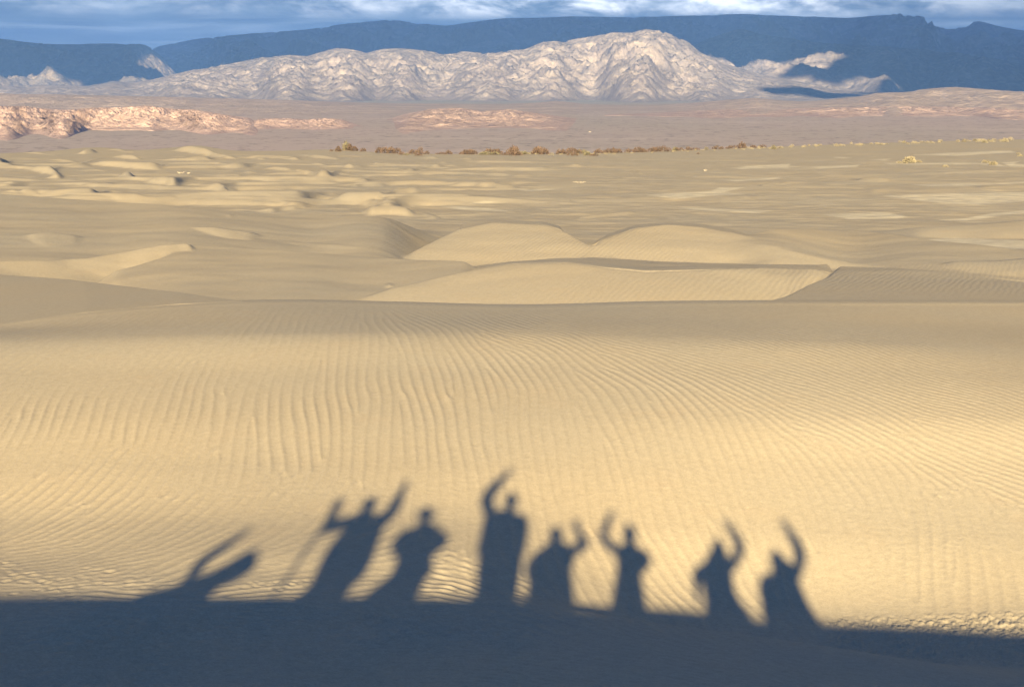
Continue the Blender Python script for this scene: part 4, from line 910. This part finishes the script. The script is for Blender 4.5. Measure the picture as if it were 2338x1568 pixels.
COATS = {  # outline of each coat: (height, left, right) in metres
 'f1': [(0.01,-4.07,-3.88), (-0.10,-4.19,-3.83), (-0.22,-4.36,-3.88), (-0.34,-4.66,-4.03), (-0.41,-4.97,-4.23)],
 'f2': [(0.21,-2.90,-2.62), (0.13,-2.98,-2.53), (0.05,-3.01,-2.48), (-0.17,-2.94,-2.48), (-0.38,-2.87,-2.48), (-0.57,-2.96,-2.53), (-0.71,-3.13,-2.68)],
 'f3': [(0.05,-2.08,-1.81), (-0.03,-2.19,-1.73), (-0.15,-2.22,-1.77), (-0.33,-2.12,-1.79), (-0.49,-2.17,-1.74), (-0.63,-2.31,-1.83), (-0.72,-2.41,-1.88)],
 'f4': [(0.23,-1.17,-0.82), (0.13,-1.25,-0.78), (-0.07,-1.26,-0.73), (-0.30,-1.28,-0.70), (-0.42,-1.14,-0.69), (-0.75,-1.07,-0.71)],
 'f5': [(-0.17,-0.39,-0.17), (-0.24,-0.45,-0.00), (-0.35,-0.53,-0.02), (-0.51,-0.59,-0.07), (-0.71,-0.61,-0.05), (-0.85,-0.60,-0.03)],
 'f6': [(-0.18,0.60,0.76), (-0.27,0.49,0.82), (-0.41,0.50,0.88), (-0.52,0.50,0.78), (-0.93,0.41,0.82)],
 'f7': [(-0.29,1.73,1.95), (-0.42,1.65,2.01), (-0.59,1.59,2.01), (-0.75,1.60,2.00), (-0.91,1.60,2.05), (-1.06,1.57,2.15)],
 'f8': [(-0.41,2.54,2.76), (-0.48,2.54,2.84), (-0.59,2.51,2.85), (-0.76,2.43,2.88), (-0.97,2.34,2.93), (-1.12,2.30,2.99)],
}

def coat(e, key, mat):
    x, y, gz = e.location; L_ = COATS[key]; bm = bmesh.new(); n = 28; rings = []
    z0, l0, r0 = L_[-1]; z1, l1, r1 = L_[-2]; low = gz+.30
    secs = list(L_)
    if z0 > low+.1: secs.append(((z0+low)/2, l0*.97+r0*.03, r0*.97+l0*.03)); secs.append((low, l0*.9+r0*.1, r0*.9+l0*.1))
    zt, lt, rt = secs[0]; c = (lt+rt)/2; secs = [(zt+.035, c-(c-lt)*.45, c+(rt-c)*.45)] + secs
    zs_ = np.array([q[0] for q in secs]); zz = np.linspace(zs_[0], zs_[-1], 34)
    Lx = np.interp(-zz, -zs_, [q[1] for q in secs]); Rx = np.interp(-zz, -zs_, [q[2] for q in secs])
    for k_, (z, l, r) in enumerate(zip(zz, Lx, Rx)):
        c = (l+r)/2; h = (r-l)/2; dp = min(h*.72, .17)+.01*math.sin(z*23); ring = []
        for t in range(n):
            a = 2*math.pi*t/n; w = 1+.025*math.sin(5*a+z*9)*(1-abs(math.cos(a)))
            ring.append(bm.verts.new((c+h*math.cos(a)-x, dp*math.sin(a)*w, z-gz)))
        rings.append(ring)
    for a_, b_ in zip(rings, rings[1:]):
        for t in range(n): bm.faces.new([a_[t], a_[(t+1) % n], b_[(t+1) % n], b_[t]])
    bm.faces.new(rings[0][::-1]); bm.faces.new(rings[-1])
    mesh_obj('coat', bm, mat, e, True)
def A(x, z, y=-.5): return (x, y, z)
coat(person('person casting the leftmost shadow, bending with one arm reaching up', -4.70, -2.0, (-3.97, .05), (.25, .05, .04), (.06, .07, .09), {-1: ((-4.52, -2.0, -.10), (-4.27, -1.97, .18)), 1: ((-4.25, -1.9, -.52), (-4.35, -1.85, -.75))}, hips=-4.9, bulk=1.05), 'f1', cloth('coat_cloth', (.25, .05, .04)))
coat(person('person casting the second shadow from the left, arm high and holding a pole', -2.84, -.5, (-2.77, .44), (.05, .12, .22), (.12, .10, .08), {-1: (A(-3.20, -.02), A(-3.17, .27)), 1: (A(-2.47, .17), A(-2.38, .54))}, hat=('cap', (.4, .38, .33)), bulk=1.22), 'f2', cloth('coat_cloth', (.05, .12, .22)))
coat(person('person casting the third shadow from the left, wide hat and both elbows out', -2.02, -.5, (-2.0, .30), (.30, .24, .10), (.10, .11, .14), {-1: (A(-2.28, -.20), A(-2.12, -.38)), 1: (A(-1.66, -.13), A(-1.84, -.30))}, hat=('brim', (.5, .45, .35)), bulk=1.0), 'f3', cloth('coat_cloth', (.30, .24, .10)))
coat(person('person casting the tallest shadow, one arm curled high over the head', -.98, -.5, (-.90, .50), (.10, .16, .08), (.05, .05, .06), {-1: (A(-1.25, .45), A(-1.02, .74)), 1: (A(-.74, -.10), A(-.74, -.38))}, bulk=1.3, hair='fair'), 'f4', cloth('coat_cloth', (.10, .16, .08)))
coat(person('person casting the fifth shadow from the left, holding up a phone to take the picture', -.34, -.5, (-.28, .03), (.04, .05, .07), (.16, .14, .11), {-1: (A(-.60, -.50), A(-.52, -.72)), 1: ((.11, -.42, -.22), (.015, -.13, -.10))}, bulk=1.0, hair='dark'), 'f5', cloth('coat_cloth', (.04, .05, .07)))
coat(person('person casting the sixth shadow from the left, pointed hood and left arm curled up', .66, -.5, (.69, .04), (.28, .10, .05), (.07, .08, .11), {-1: (A(.31, -.10), A(.42, .12)), 1: (A(.92, -.42), A(.76, -.58))}, hat=('hood', (.28, .10, .05)), bulk=.95), 'f6', cloth('coat_cloth', (.28, .10, .05)))
coat(person('person casting the seventh shadow from the left, hooded with the right arm up', 1.83, -.5, (1.86, -.16), (.06, .16, .18), (.09, .08, .08), {-1: (A(1.54, -.56), A(1.52, -.78)), 1: (A(2.17, -.22), A(2.06, .0))}, hat=('hood', (.06, .16, .18)), bulk=1.0), 'f7', cloth('coat_cloth', (.06, .16, .18)))
coat(person('person casting the rightmost shadow, right arm arched over the head', 2.68, -.5, (2.62, -.29), (.20, .05, .12), (.06, .07, .10), {-1: (A(2.40, -.72), A(2.36, -.92)), 1: (A(2.96, -.30), A(2.84, -.0))}, bulk=1.1, hair='fair'), 'f8', cloth('coat_cloth', (.20, .05, .12)))
def rod(name, p, q, r, mat, label, cat):
    p, q = Vector(p), Vector(q); bm = bmesh.new(); bmesh.ops.create_cone(bm, cap_ends=True, segments=12, radius1=r*.7, radius2=r, depth=(q-p).length)
    g2 = bmesh.ops.create_cone(bm, cap_ends=True, segments=12, radius1=r*1.7, radius2=r*2.6, depth=.16)['verts']
    for v in g2: v.co.z += (q-p).length/2-.06
    g3 = bmesh.ops.create_cone(bm, cap_ends=True, segments=12, radius1=r*4, radius2=r*1.2, depth=.02)['verts']
    for v in g3: v.co.z -= (q-p).length/2-.09
    o = mesh_obj(name, bm, mat, None, True); o.location = (p+q)/2; o.rotation_euler = (q-p).to_track_quat('Z', 'Y').to_euler(); tag(o, label, cat)
rod('hiking_pole', (-3.52, -.5, -1.25), (-3.165, -.5, .36), .026, M_metal, 'stout hiking pole held upright by the second person from the left', 'hiking pole')
bm = bmesh.new(); bmesh.ops.create_cube(bm, size=1)
for v in bm.verts: v.co = Vector((v.co.x*.073, v.co.y*.008, v.co.z*.148))
bmesh.ops.bevel(bm, geom=bm.edges[:], offset=.003, segments=2, affect='EDGES')
ph = mesh_obj('phone', bm, M_phone); ph.location = (.0, -.018, -.035); tag(ph, 'dark phone held up by the person taking the picture', 'phone')
